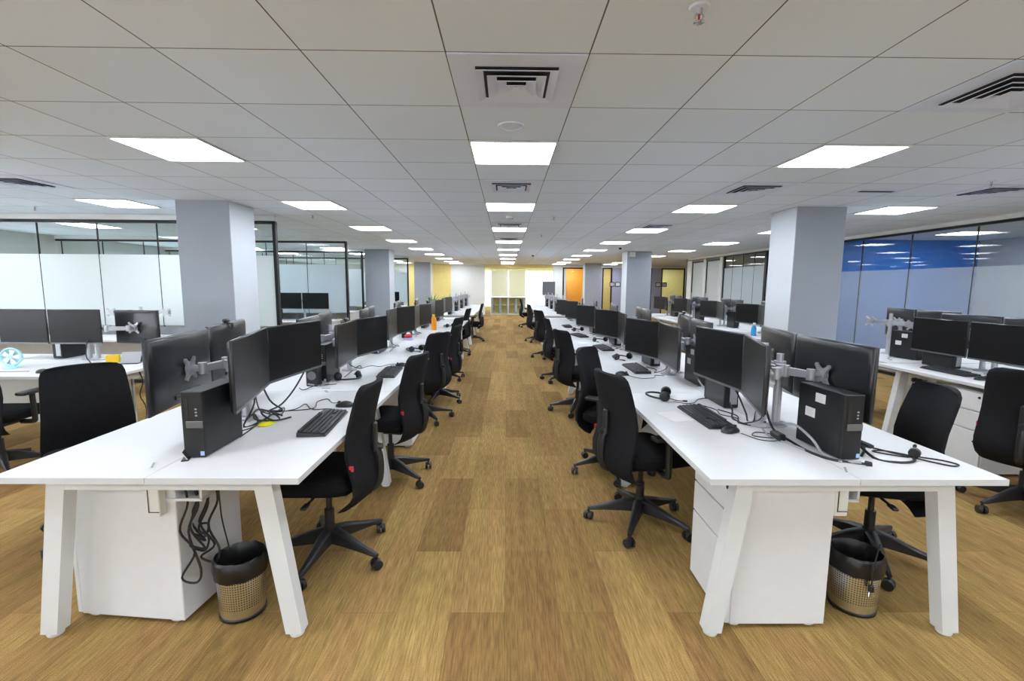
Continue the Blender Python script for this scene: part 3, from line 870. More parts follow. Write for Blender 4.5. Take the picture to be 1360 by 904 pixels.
MONG = 'black monitors on bench arms'
def stations(PC, KB, MS, HS):
    for i in range(NM):
        c = ctr(i); o = ORD[i]; jit = (lambda a: random.uniform(-a, a)) if i else (lambda a: 0)
        # ---- blue-wall bench, aisle side
        if i == 0: J, Fe, Ne, zt = (1.315, 2.555), (1.265, 3.10), (1.165, 2.06), 1.236
        else:
            J = (1.30 + jit(.02), c - .05 + jit(.05)); a = math.radians(108 + jit(3)); b = math.radians(-95 + jit(3)); zt = 1.185 + jit(.02)
            Fe = (J[0] + .56 * math.cos(a), J[1] + .56 * math.sin(a)); Ne = (J[0] + .56 * math.cos(b), J[1] + .56 * math.sin(b))
        W = SIDE['R']
        m1 = monitor(J, Fe, zt, (0, c), 'black monitor showing its screen, farther of the two at %s aisle seat, %s' % (o, W), group=MONG)
        m2 = monitor(J, Ne, zt, (0, c), 'black monitor showing its screen, nearer of the two at %s aisle seat, %s' % (o, W), group=MONG)
        monitor_arm((1.395, c + (-.02 if i == 0 else -.05)), [(m1[0], m1[1]), (m2[0], m2[1])], zt - .165, 'silver twin monitor arm at %s aisle seat, %s' % (o, W), top=zt - .04)
        PC.put((1.40 - .0, c + .47, DESK), 0 + PI, 'black desktop computer behind the monitors at %s aisle seat, %s' % (o, W))
        # ---- blue-wall bench, outer side
        if i == 0: J, Fe, Ne, zt, h = (1.635, 2.60), (1.775, 3.21), (1.625, 2.01), 1.235, .345
        else: J, Fe, Ne, zt, h = (1.60 + jit(.02), c + jit(.05)), (1.70, c + .57), (1.53, c - .56), 1.235 + jit(.02), .33
        m1 = monitor(J, Fe, zt, (4, c), 'black monitor seen from behind, farther of two at %s outer seat, %s' % (o, W), h, MONG)
        m2 = monitor(J, Ne, zt, (4, c), 'black monitor seen from behind, nearer of two at %s outer seat, %s' % (o, W), h, MONG)
        monitor_arm((1.495, c + .0), [(m1[0], m1[1]), (m2[0], m2[1])], zt - .175, 'silver twin monitor arm at %s outer seat, %s' % (o, W), top=zt - .10)
        p = PC.put((1.505 if i == 0 else 1.50, c - .40, DESK), .06 if i == 0 else 0, 'black desktop computer, %s on the outer half of the %s' % (o, W))
        # ---- frosted-glass bench, aisle side
        W = SIDE['L']
        if i == 0: J, Fe, Ne, zt = (-1.40, 2.74), (-1.325, 3.34), (-1.225, 2.08), 1.242
        else:
            J = (-1.29 + jit(.02), c + .03 + jit(.05)); a = math.radians(80 + jit(3)); b = math.radians(-89 + jit(3)); zt = 1.20 + jit(.02)
            Fe = (J[0] + .56 * math.cos(a), J[1] + .56 * math.sin(a)); Ne = (J[0] + .56 * math.cos(b), J[1] + .56 * math.sin(b))
        m1 = monitor(J, Fe, zt, (0, c), 'black monitor showing its screen, farther of the two at %s aisle seat, %s' % (o, W), .335 if i == 0 else .325, MONG)
        m2 = monitor(J, Ne, zt, (0, c), 'black monitor showing its screen, nearer of the two at %s aisle seat, %s' % (o, W), .335 if i == 0 else .325, MONG)
        monitor_arm((-1.46 if i == 0 else -1.38, c + .08), [(m1[0], m1[1]), (m2[0], m2[1])], zt - .165, 'silver twin monitor arm at %s aisle seat, %s' % (o, W), top=zt - .04)
        PC.put((-1.350, 2.13, DESK) if i == 0 else (-1.42, c - .32, DESK), 0, 'black desktop computer at %s aisle seat, %s' % (o, W))
        # ---- frosted-glass bench, outer side
        if i == 0: J, Fe, Ne, zt, h = (-1.69, 2.65), (-1.82, 3.26), (-1.565, 2.02), 1.245, .34
        else: J, Fe, Ne, zt, h = (-1.62 + jit(.02), c + jit(.05)), (-1.72, c + .57), (-1.54, c - .56), 1.235 + jit(.02), .33
        m1 = monitor(J, Fe, zt, (-4, c), 'black monitor seen from behind, farther of two at %s outer seat, %s' % (o, W), h, MONG)
        m2 = monitor(J, Ne, zt, (-4, c), 'black monitor seen from behind, nearer of two at %s outer seat, %s' % (o, W), h, MONG)
        monitor_arm((-1.53, c + (.22 if i == 0 else .05)), [(m1[0], m1[1]), (m2[0], m2[1])], zt - .175, 'silver twin monitor arm at %s outer seat, %s' % (o, W), top=zt - .10)
    def kb(x, y, ang, w): KB.put((x, y, DESK), ang, 'black full-size keyboard on the %s' % w)
    R_, L_ = 'blue-wall side bench', 'frosted-glass side bench'
    kb(1.145, 2.64, -PI / 2 + .02, 'front unit of the ' + R_ + ' beside the headset'); kb(1.175, 4.19, -PI / 2 + .02, 'second unit of the ' + R_)
    kb(1.16, 5.58, -PI / 2 + .10, 'third unit of the ' + R_); kb(1.08, 6.95, -PI / 2 + .2, 'fourth unit of the ' + R_); kb(1.1, 8.5, -PI / 2, 'fifth unit of the ' + R_)
    kb(-.985, 2.49, PI / 2 + .08, 'front unit of the ' + L_); kb(-.985, 3.96, PI / 2 + .06, 'second unit of the ' + L_); kb(-1.0, 6.95, PI / 2, 'fourth unit of the ' + L_)
    def ms(x, y, ang, w): MS.put((x, y, DESK), ang, 'black computer mouse %s' % w)
    ms(1.175, 2.375, -1.1, 'against the end of the front keyboard, ' + R_); ms(.985, 3.92, -1.8, 'before the second keyboard of the ' + R_)
    ms(1.0, 5.32, -1.6, 'by the third keyboard of the ' + R_)
    ms(-1.0, 2.86, 1.6, 'behind the front keyboard of the ' + L_); ms(-.97, 4.3, 1.5, 'past the second keyboard of the ' + L_); ms(-.96, 5.6, 1.7, 'by the dark headset on the third unit, ' + L_)
    def hs(x, y, ang, w): HS.put((x, y, DESK), ang, 'black headset lying on the %s' % w)
    hs(1.07, 3.10, 1.2, 'front unit of the ' + R_ + ' beside white papers'); hs(1.2, 4.78, .4, 'second unit of the ' + R_); hs(1.26, 6.28, .2, 'third unit of the ' + R_)
    hs(1.18, 7.72, .5, 'fourth unit of the ' + R_); hs(-1.25, 3.68, -2.6, 'second unit of the ' + L_ + ' beside the computer'); hs(-1.02, 5.28, 1.0, 'third unit of the ' + L_)
    hs(-1.0, 8.3, 1.0, 'fifth unit of the ' + L_)

def cables():
    D = DESK + .004
    def drop(pole, z, dirx, dy, w, i):
        x, y = pole
        cable([(x, y - .025, z - .12), (x + .03 * dirx, y - .05, z - .28), (x + .06 * dirx, y - .02, D + .03), (x + .10 * dirx, y + .06, D), (x + .04 * dirx, y + .2, D), (x + .09 * dirx, y + dy, D)], w)
    for i in range(5):
        c = ctr(i); o = ORD[i]
        drop((1.395, c - .05), 1.10, -1, .34, 'black cable trailing off the %s aisle-side arm, blue-wall side bench' % o, i)
        drop((-1.40, c + .08), 1.10, 1, -.34, 'black cable trailing off the %s aisle-side arm, frosted-glass side bench' % o, i)
    # front of the frosted-glass side bench: tangle below the monitor
    x, y = -1.40, 2.56
    cable([(x, y, 1.0), (x + .05, y - .08, .86), (x + .02, y - .14, D), (x + .09, y - .02, D + .02), (x + .05, y + .07, D + .03), (x + .14, y, D), (x + .06, y - .1, D + .03), (x + .01, y + .03, D + .05), (x + .12, y + .08, D)], 'knotted black cable below the front monitors, yellow card beside it', .005)
    cable([(x - .02, y + .1, .98), (x + .06, y + .06, .84), (x + .1, y + .12, D + .02), (x + .03, y + .02, D + .04), (x + .13, y - .05, D + .01), (x + .18, y + .05, D)], 'second tangled black cable above the yellow card', .005)
    cable([(x, y - .06, .94), (x - .05, y - .18, .80), (x + .02, y - .22, D), (x + .07, y - .1, D), (x, y, D + .03), (x + .05, y - .16, D + .05)], 'black cable loop beside the front computer, frosted-glass side bench', .006)
    cable([(-1.355, 3.16, .93), (-1.37, 3.0, .82), (-1.39, 2.86, D + .01), (-1.41, 2.74, D), (-1.36, 2.66, D + .02)], 'long black cable sloping down from the front farther screen', .0055)
    cable([(-1.02, 2.73, D + .01), (-1.07, 2.79, D), (-1.17, 2.78, D), (-1.26, 2.90, D), (-1.27, 2.78, D), (-1.36, 2.70, D)], 'thin keyboard cable on the front frosted-glass side desk', .0024)
    cable([(-1.02, 2.92, D + .012), (-1.10, 2.93, D), (-1.17, 3.03, D), (-1.21, 2.96, D), (-1.17, 2.80, D), (-1.30, 2.74, D)], 'thin mouse cable curling on the front frosted-glass side desk', .0024)
    cable([(-1.28, 3.50, D), (-1.37, 3.46, D), (-1.38, 3.36, D + .02), (-1.44, 3.3, D), (-1.5, 3.36, D)], 'thin cable behind the front farther screen on the white top', .003)
    cable([(-1.0, 4.35, D + .01), (-1.1, 4.38, D), (-1.16, 4.26, D), (-1.25, 4.3, D), (-1.3, 4.15, D)], 'thin mouse cable on the second frosted-glass side desk', .0024)
    cable([(-1.42, 3.52, D), (-1.36, 3.46, D), (-1.46, 3.42, D + .015), (-1.40, 3.50, D + .02), (-1.34, 3.5, D), (-1.42, 3.44, D)], 'white and grey cable coil before the second computer', .005, 'cable_grey')
    # under the frosted-glass side bench
    for k, (dx, dz, ln) in enumerate(((0, 0, .46), (.03, .02, .33), (.06, 0, .40), (-.015, .01, .30))):
        X_, Y_ = -1.375 + dx * .8, 1.93 + .03 * k
        pts = [(X_, Y_, .66), (X_ + .015, Y_, .56), (X_ - .02, Y_ - .01, .44), (X_ + .03, Y_, .34), (X_ - .035, Y_, .66 - ln + .02), (X_ + .03, Y_ - .005, .66 - ln), (X_ + .05, Y_, .66 - ln + .06), (X_ - .005, Y_ + .02, .42), (X_ + .045, Y_ + .02, .54), (X_ + .02, Y_ + .03, .65)]
        cable(pts, ['long black cable loop hanging lowest beside the front pedestal', 'black cable loop hanging midway above the wire bin', 'black cable hanging closest to the wire bin', 'black cable hanging against the pedestal side, shortest loop'][k], .005)
    cable([(-1.27, 2.0, .66), (-1.255, 1.98, .55), (-1.25, 1.98, .46), (-1.24, 1.99, .36), (-1.235, 2.0, .29)], 'thin black cable dropping into the wire bin', .0035)
    # front of the blue-wall side bench
    cable([(1.40, 2.48, 1.05), (1.37, 2.42, .90), (1.39, 2.36, D + .02), (1.40, 2.22, D), (1.395, 2.08, D), (1.43, 1.98, D), (1.50, 1.945, D), (1.545, 1.925, D)], 'thick black cable running along the front computer, blue-wall side bench', .0065, plug=True)
    cable([(1.405, 2.28, D + .07), (1.41, 2.2, D + .085), (1.425, 2.1, D + .05), (1.435, 2.02, D), (1.475, 1.96, D), (1.53, 1.93, D + .005)], 'grey cable arching down beside the front computer', .0065, 'cable_grey')
    cable([(1.37, 2.42, D), (1.34, 2.3, D), (1.38, 2.14, D), (1.41, 2.04, D), (1.46, 1.95, D)], 'grey cable lying beside the thick black one, blue-wall side bench', .005, 'cable_grey')
    pts = [(1.60, 2.02, D)]
    for k in range(14):
        a = k * 1.15; pts.append((1.635 + .036 * math.cos(a) + .002 * k, 2.10 + .055 * math.sin(a), D + .012 + .045 * abs(math.sin(a * .5))))
    pts += [(1.64, 2.0, D), (1.70, 1.945, D), (1.78, 1.955, D), (1.82, 2.0, D)]
    cable(pts, 'black power cable coiled beside the front computer, blue-wall side bench', .006)
    cable([(1.62, 2.13, D), (1.72, 2.14, D), (1.78, 2.06, D), (1.83, 1.99, D), (1.86, 1.95, D), (1.905, 1.905, D), (1.945, 1.92, D), (1.92, 1.97, D), (1.84, 2.02, D), (1.76, 2.09, D), (1.70, 2.08, D), (1.80, 2.01, D), (1.87, 2.05, D), (1.925, 2.12, D), (1.955, 2.15, D)], 'thin grey-black cable in flat loops with plug, front desk corner', .0034, plug=True)
    k = thing('cable_adapter', 'small dark round adapter standing among the flat cable loops', 'adapter', (1.825, 2.005, DESK))
    MB().cyl((-.006, -.006, .024), (.008, .006, .026), .022, n=18).build('body', 'dark_plastic', k); MB().cyl((.0, .0, .0), (0, 0, .010), .008, n=10).build('stub', 'cable', k)
    k = thing('cable_adapter', 'black adapter block lying behind the front computer, blue-wall side bench', 'adapter', (1.36, 2.26, DESK))
    B((0, 0, .018), (.04, .08, .036), bev=.008).build('body', 'dark_plastic', k); MB().cyl((0, .04, .018), (0, .058, .018), .01, n=10).build('stub', 'cable', k)
    cable([(1.20, 2.31, D + .01), (1.26, 2.24, D), (1.34, 2.23, D), (1.36, 2.33, D), (1.30, 2.36, D), (1.26, 2.3, D), (1.36, 2.26, D)], 'thin mouse cable looping on the front blue-wall side desk', .0024)
    cable([(1.205, 2.86, D + .01), (1.25, 2.9, D), (1.29, 2.8, D), (1.27, 2.7, D), (1.33, 2.62, D), (1.30, 2.52, D), (1.37, 2.46, D)], 'thin keyboard cable on the front blue-wall side desk', .0026)
    cable([(1.10, 3.02, D), (1.15, 2.96, D), (1.22, 2.97, D), (1.28, 3.06, D), (1.35, 3.1, D)], 'thin headset cable on the front blue-wall side desk', .0024, plug=True)
    cable([(1.36, 2.78, D + .05), (1.33, 2.68, D + .03), (1.30, 2.60, D), (1.35, 2.5, D), (1.40, 2.55, D + .06)], 'black cable curling from the rear of the front aisle computer', .0055)
    cable([(1.37, 2.76, D + .15), (1.36, 2.68, D + .12), (1.38, 2.62, D + .03), (1.36, 2.54, D), (1.42, 2.48, D + .02)], 'black cable bending down behind the front aisle computer', .005)
    cable([(1.01, 3.85, D + .01), (1.10, 3.77, D), (1.22, 3.80, D), (1.26, 3.9, D), (1.33, 3.88, D)], 'thin mouse cable on the second blue-wall side desk', .0024)
    cable([(1.50, 3.60, D + .11), (1.455, 3.48, D + .05), (1.47, 3.36, D), (1.52, 3.28, D)], 'pale cable drooping beside the second outer computer, blue-wall side bench', .006, 'cable_grey')

def desk_items(PC):
    # papers
    p = MB().box((0, 0, .0015), (.13, .19, .003)).build('paper_sheet', 'paper', None, (.985, 2.66, DESK), .25); tag(p, 'white paper sheet on the front blue-wall side desk before the keyboard', 'paper')
    p = MB().box((0, 0, .002), (.12, .15, .004)).build('paper_sheet', 'paper', None, (1.0, 6.1, DESK), -.1); tag(p, 'small white paper on the third blue-wall side desk', 'paper')
    for k, (x, y) in enumerate(((-1.27, 3.27), (-1.31, 3.37))):
        p = MB().box((0, 0, .001), (.018, .06, .002)).build('cable_tie', 'cable_grey', None, (x, y, DESK), .5 + k); tag(p, ['grey cable tie scrap on the front frosted-glass side desk, nearer one', 'grey cable tie scrap on the front frosted-glass side desk, by the computer'][k], 'cable tie')
    l = MB(); l.lathe([(.001, .0), (.05, .0), (.055, .004), (.02, .012), (.001, .013)], 20, sx=.8, sy=1.1)
    o = l.build('yellow_card', 'yellow_card', None, (-1.30, 2.49, DESK), .3); tag(o, 'bright yellow oval card below the front cables, frosted-glass side bench', 'card')
    # desktop grommets and print at the bench ends
    for x, y, rz, lab in ((-1.385, 1.985, .4, 'small silver flap tilted up before the front frosted-glass side computer'),):
        g = thing('cable_flap', lab, 'cable flap', (x, y, DESK), rz)
        B((0, 0, .003), (.03, .09, .006), bev=.002).build('base', 'dark_plastic', g); B((.0, .0, .022), (.004, .085, .04), Matrix.Rotation(-.5, 3, 'Y')).build('flap', 'chrome', g)
    for x, y, lab in ((-1.47, 1.90, 'short grey inventory strip on the front frosted-glass side desk'), (1.42, 1.87, 'short grey inventory strip on the front blue-wall side desk')):
        g = thing('inventory_strip', lab, 'label', (x, y, DESK), -.5 if x > 0 else .5)
        B((0, 0, .0006), (.02, .075, .0012)).build('backing', 'sticker', g)
        m = MB()
        for k in range(6): m.box((0, -.028 + k * .011, .0014), (.009, .006, .0006))
        m.build('print', 'badge', g)
    # socket boxes hanging under the bench ends
    for x, y, lab in ((-1.475, 1.885, 'cream socket box hanging under the front frosted-glass side desk'), (1.44, 1.90, 'cream socket box hanging under the front blue-wall side desk')):
        g = thing('socket_box', lab, 'socket', (x, y, .525))
        B((0, .02, .07), (.058, .04, .15), bev=.003).build('housing', 'socket', g)
        MB().box((-.016, -.001, .07), (.003, .003, .11)).box((.006, -.001, .017), (.04, .003, .003)).build('slot', 'dark_plastic', g)
    # bins
    r = thing('waste_bin', 'perforated steel bin with black liner under the frosted-glass side bench', 'bin', (-1.205, 2.02, 0), 0, 'perforated waste bins')
    MB().lathe([(.092, .012), (.094, .03), (.104, .262), (.104, .268), (.100, .268), (.090, .03)], 40).build('basket', 'steel', r)
    MB().lathe([(.090, 0), (.096, .002), (.097, .014), (.092, .018)], 40).build('base_ring', 'dark_plastic', r)
    MB().lathe([(.109, .195), (.112, .225), (.109, .272), (.102, .281), (.096, .270), (.086, .215), (.07, .16), (.001, .15)], 40, jitter=.035).build('liner', 'bag', r)
    b2 = Proto(r); b2.put((-1.205, 2.02, 0), 0, 'perforated steel bin with black liner under the frosted-glass side bench')
    b = b2.put((1.645, 2.05, 0), .6, 'perforated steel bin with black liner under the blue-wall side bench')
    k = thing('power_plug', 'black plug with chrome pins hanging before the blue-wall side bin', 'plug', (1.62, 1.93, .135))
    MB().tube([(.03, 0, .24), (.012, 0, .12), (.012, 0, .045)], .0035, 6, 4).build('cord', 'cable', k)
    B((0.01, 0, .03), (.022, .02, .035), bev=.006).build('body', 'dark_plastic', k)
    MB().cyl((.004, 0, .014), (.0, -.004, -.004), .003).cyl((.016, 0, .014), (.022, -.004, -.004), .003).build('pins', 'chrome', k)
    # coloured objects down the benches
    r = thing('bottle', 'orange drinks bottle on the fifth desk of the frosted-glass side bench', 'bottle', (-1.20, 7.75, DESK))
    MB().lathe([(.001, 0), (.042, 0), (.045, .02), (.045, .17), (.03, .21), (.02, .22)], 20).build('body', 'orange_plastic', r); MB().lathe([(.022, .218), (.024, .222), (.022, .258), (.001, .26)], 16).build('cap', 'yellow_book', r)
    r = thing('flag_toy', 'red, white and blue ornament beside the third frosted-glass side monitors', 'ornament', (-1.33, 6.35, DESK))
    MB().lathe([(.001, 0), (.07, 0), (.06, .03), (.001, .04)], 16).build('base', 'blue_sticker', r); MB().lathe([(.05, .03), (.055, .06), (.03, .085), (.001, .09)], 16).build('crown', 'red', r); MB().lathe([(.03, .085), (.018, .1), (.001, .105)], 12).build('tip', 'paper', r)
    # webcams on monitors
    def webcam(x, y, z, rz, lab):
        w = thing('webcam', lab, 'webcam', (x, y, z), rz, 'black webcams')
        B((0, 0, .022), (.075, .026, .026), bev=.010, seg=2).build('body', 'dark_plastic', w); MB().cyl((0, -.012, .022), (0, -.018, .022), .009, n=14).build('lens', 'chrome', w); MB().box((0, .015, .004), (.03, .03, .008)).box((0, .034, -.014), (.03, .006, .036)).build('clip', 'dark_plastic', w)
        return w
    for key, off, lab in (('black monitor seen from behind, farther of two at first outer seat, frosted-glass side bench', 0., 'black webcam on the front outer monitor, frosted-glass side bench'),
                     ('black monitor seen from behind, farther of two at second outer seat, blue-wall side bench', .1, 'black webcam on a second outer monitor of the blue-wall side bench'),
                     ('black monitor showing its screen, nearer of the two at second aisle seat, frosted-glass side bench', 0., 'black webcam on the second aisle monitor, frosted-glass side bench')):
        c, n, z = TOPS[key]; t = Vector((-n.y, n.x))
        p = c + t * off
        webcam(p.x, p.y, z - .004, math.atan2(n.x, -n.y), lab)
    # speaker box by second frosted-glass side computer
    k = thing('speaker_box', 'small black speaker box before the second frosted-glass side computer', 'speaker', (-1.435, 3.47, DESK), 0)
    B((0, 0, .07), (.085, .09, .14), bev=.006).build('cabinet', 'dark_plastic', k); MB().cyl((0, -.045, .08), (0, -.048, .08), .032, n=20).build('cone', 'badge', k)
    # plants
    def plant(x, y, z, lab, s=1.):
        p = thing('potted_plant', lab, 'plant', (x, y, z))
        MB().lathe([(.001, 0), (.06 * s, 0), (.08 * s, .13 * s), (.083 * s, .14 * s), (.07 * s, .14 * s)], 18).build('pot', 'pot', p)
        MB().lathe([(.001, .125 * s), (.072 * s, .125 * s)], 18).build('soil', 'soil', p)
        for k in range(16):
            a = k * 2.4; ln = random.uniform(.22, .36) * s; sp = random.uniform(.3, .95)
            m = MB(); pts = []; c, si = math.cos(a), math.sin(a)
            L = []
            for q in range(6):
                t = q / 5; rad = ln * sp * t; zz = .12 * s + ln * (t - .45 * sp * t * t); w = .022 * s * math.sin(PI * min(1, t * .92 + .08))
                L.append([(c * rad - si * w, si * rad + c * w, zz), (c * rad, si * rad, zz + .006), (c * rad + si * w, si * rad - c * w, zz), (c * rad, si * rad, zz - .002)])
            m.loft(L).build('leaf', 'leaf', p)
    plant(-2.05, 13.0, DESK, 'green leafy plant on the far frosted-glass side bench', 1.3)
    plant(4.25, 15.6, DESK, 'green leafy plant beyond the second column, blue-wall side', 1.6)
    struct_plant_stand = thing('plant_stand', 'white square stand carrying the plant past the second column', 'stand', (4.25, 15.6, 0))
    MB().box((0, 0, DESK - .02), (.5, .5, .04), bev=.004).build('top', 'laminate', struct_plant_stand)
    for sx in (-1, 1):
        for sy in (-1, 1): B((sx * .2, sy * .2, .35), (.04, .04, .70)).build('leg', 'white_metal', struct_plant_stand)

# ------------------------------------------------------------------ chairs
bare = []      # chairs the photo shows without armrests
def strip_arms():
    names = {o.name for o in bare}
    for o in [o for o in SC.objects if o.name.startswith(('armrest', 'arm_pad'))]:
        p = o.parent if o.name.startswith('armrest') else o.parent.parent
        if p.name in names: o['gone'] = 1
    for o in [o for o in SC.objects if o.get('gone')]: bpy.data.objects.remove(o)

def chairs(CH):
    A = [(-.97, 2.47, 180, 'black task chair with red tag at the front frosted-glass side desk, aisle side'),
         (-.89, 3.52, 168, 'black task chair, second along the aisle at the frosted-glass side bench'),
         (-.92, 5.12, 150, 'black task chair turned a little away, third along the frosted-glass side aisle'),
         (-.87, 5.95, 176, 'black task chair edge-on, fourth along the frosted-glass side aisle'),
         (-.97, 7.35, 165, 'black task chair, fifth along the frosted-glass side aisle'),
         (-1.05, 10.0, 172, 'black task chair, sixth along the frosted-glass side aisle'),
         (-.90, 12.4, 180, 'black task chair at the far bench past the frosted-glass side bench'),
         (.85, 2.83, 17, 'black task chair showing its back, at the front blue-wall side desk'),
         (.86, 3.68, -33, 'black task chair seen edge-on, second along the blue-wall side aisle'),
         (.85, 5.47, 22, 'black task chair with armrests, third along the blue-wall side aisle'),
         (.87, 7.25, 4, 'black task chair, fourth along the blue-wall side aisle'),
         (.86, 9.6, 24, 'black task chair, fifth along the blue-wall side aisle'),
         (.82, 12.3, 8, 'black task chair at the far bench, nearer one, blue-wall side'),
         (.75, 16.6, 0, 'black task chair standing alone in the aisle before the bright windows'),
         (-2.44, 2.75, -40, 'black task chair with mesh back between the frosted-glass bays and bench'),
         (2.03, 2.46, 165, 'black task chair at the outer front corner of the blue-wall side bench'),
         (3.50, 3.00, 33, 'black task chair with visible rear knob at the desks before blue glass'),
         (-3.98, 3.62, 95, 'black task chair tucked under the bay desk with the blue fan'),
         (-2.2, 12.8, 0, 'black task chair on the outer side of the far frosted-glass side bench'),
         (-2.15, 14.4, 10, 'black task chair farther along the outer side of the far frosted-glass bench')]
    for k, (x, y, a, lab) in enumerate(A):
        o = CH.put((x, y, 0), math.radians(a), lab, 'black task chairs')
        if k in (0, 1, 14, 15, 16): bare.append(o)

# ------------------------------------------------------------------ bays and side desks
def bays(PED, PC, CH, KB, MS):
    # first bay: bench across the bay, end towards the aisle
    x0, x1, y0, y1 = -5.9, -3.22, 3.74, 4.94
    r = thing('bench_desk', 'white bench across the first bay with the blue fan, before frosted glass', 'desk', ((x0 + x1) / 2, (y0 + y1) / 2, 0), 0, 'white bay desks')
    W, Dp = x1 - x0, y1 - y0
    for s in (-1, 1): B((0, s * Dp / 4, DESK - .0125), (W, Dp / 2 - .003, .025), bev=.002).build('tabletop', 'laminate', r)
    m = MB()
    for s in (-1, 1):
        a, b, c, d, t = s * .42, s * .51, s * .52, s * .59, .03
        X_ = W / 2 - .11
        m.loft([[(X_ - t, c, .018), (X_ - t, d, .018), (X_ + t, d, .018), (X_ + t, c, .018)], [(X_ - t, a, DESK - .027), (X_ - t, b, DESK - .027), (X_ + t, b, DESK - .027), (X_ + t, a, DESK - .027)]])
    m.box((W / 2 - .11, 0, DESK - .06), (.056, .86, .066)); lf = m.build('leg_frame', 'white_metal', r, smooth=False)
    for s in (-1, 1): MB().lathe([(.03, 0), (.03, .018)], 14, (W / 2 - .11, s * .555, 0)).build('foot', 'wall_white', lf)
    B((0, .0, .44), (W - .5, .02, .5)).build('modesty_panel', 'laminate_edge', r)
    PED.put((-3.62, 4.03, 0), PI / 2, 'white drawer pedestal with lock under the first bay bench', 'white drawer pedestals')
    G = 'black monitors in the bays'
    m1 = monitor((-4.35, 4.50), (-3.87, 4.52), 1.235, (-4, 0), 'black monitor facing the aisle in the first bay, next to the frosted glass column', .33, G)
    m2 = monitor((-4.84, 4.52), (-4.36, 4.50), 1.235, (-4, 0), 'black monitor facing the camera in the first bay, above the blue fan', .33, G)
    monitor_arm((-4.08, 4.60), [(m1[0], m1[1]), (m2[0], m2[1])], 1.07, 'silver twin monitor arm carrying the pair above the blue fan')
    m3 = monitor((-3.90, 4.72), (-3.42, 4.66), 1.22, (-4, 9), 'black monitor seen from behind in the first bay, silver mount showing', .33, G)
    monitor_arm((-3.98, 4.58), [(m3[0], m3[1])], 1.05, 'silver single monitor arm behind the first bay pair')
    PC.put((-4.42, 4.78, DESK), PI, 'black desktop computer with vents showing beside the blue fan')
    f = thing('desk_fan', 'small round pale blue fan at the edge of the first bay bench', 'fan', (-4.32, 4.10, DESK), .2)
    MB().lathe([(.001, 0), (.06, 0), (.06, .012), (.02, .02)], 20).cyl((0, .02, .01), (0, .02, .06), .010).build('base', 'fan_blue', f)
    fr = MB()
    fr.tube([(.075 * math.cos(2 * PI * k / 28), 0, .10 + .075 * math.sin(2 * PI * k / 28)) for k in range(29)], .008, 8)
    fr.cyl((0, .03, .10), (0, .012, .10), .072, .072, n=28); cage = fr.build('cage', 'fan_blue', f)
    for k in range(5):
        a = 2 * PI * k / 5; d = Vector((math.cos(a), 0, math.sin(a))); p = Vector((-math.sin(a), 0, math.cos(a))); c = Vector((0, -.004, .10))
        MB().loft([[c + d * .01 - p * .008, c + d * .01 + p * .008, c + d * .01 + p * .008 + Vector((0, .004, 0)), c + d * .01 - p * .008 + Vector((0, .004, 0))],
                   [c + d * .062 - p * .02, c + d * .062 + p * .024, c + d * .062 + p * .024 + Vector((0, .004, 0)), c + d * .062 - p * .02 + Vector((0, .004, 0))]]).build('blade', 'paper', f)
    MB().cyl((0, -.012, .10), (0, .004, .10), .016, n=16).build('hub', 'fan_blue', f)
    MS.put((-3.85, 3.90, DESK), -1.4, 'black mouse on the first bay bench under the pole')
    d = thing('document_stand', 'pale wedge-shaped stand on the corner of the first bay bench', 'stand', (-3.52, 4.40, DESK), .2)
    B((0, 0, .05), (.16, .006, .12), Matrix.Rotation(-.5, 3, 'X')).build('panel', 'cable_grey', d); B((0, .05, .04), (.15, .006, .10), Matrix.Rotation(.7, 3, 'X')).build('prop', 'dark_plastic', d); B((0, -.03, .003), (.16, .06, .006)).build('lip', 'dark_plastic', d)
    b = B((0, 0, .035), (.10, .07, .07), bev=.004).build('yellow_box', 'yellow_book', None, (-3.72, 4.44, DESK), .5); tag(b, 'small yellow box beside the wedge stand in the first bay', 'box')
    cable([(-4.0, 4.5, .95), (-3.98, 4.45, .80), (-3.92, 4.42, DESK + .004), (-3.85, 4.36, DESK + .004), (-3.78, 4.4, DESK + .004)], 'black cable curling at the first bay pole', .005)
    cable([(-4.75, 3.85, DESK + .004), (-4.45, 3.86, DESK + .004), (-4.2, 3.92, DESK + .004), (-4.02, 3.95, DESK + .004)], 'thin red cable across the first bay bench', .0025, 'cable_red')
    cable([(-3.30, 4.2, .70), (-3.29, 4.22, .60), (-3.31, 4.2, .48), (-3.28, 4.22, .36), (-3.31, 4.24, .2), (-3.30, 4.2, .005)], 'black cable hanging off the end of the first bay bench', .005)
    # wall desks under each glass partition
    for k, (gy, xr, lab) in enumerate(((6.9, -4.05, 'first'), (10.1, -3.5, 'second'), (13.3, -4.1, 'third'), (16.6, -3.5, 'fourth'))):
        W = 4.2; cx = xr - W / 2; y = gy - .40
        r = thing('wall_desk', 'white single desk against the %s frosted glass partition' % lab, 'desk', (cx, y, 0), 0, 'white bay desks')
        B((0, 0, DESK - .0125), (W, .70, .025), bev=.002).build('tabletop', 'laminate', r)
        for s in (-1, 1): B((s * (W / 2 - .06), 0, .357), (.06, .6, .714)).build('leg_panel', 'white_metal', r)
        B((0, .32, .45), (W - .3, .02, .5)).build('modesty_panel', 'laminate_edge', r)
        B((0, .33, DESK + .06), (W - .2, .015, .12)).build('upstand', 'badge', r)
    # empty twin arm against the first glass
    monitor_arm((-5.05, 6.55), [(Vector((-5.45, 6.5)), Vector((0, -1))), (Vector((-4.70, 6.5)), Vector((0, -1)))], 1.08, 'silver twin monitor arm without screens against the first frosted glass', top=1.16)
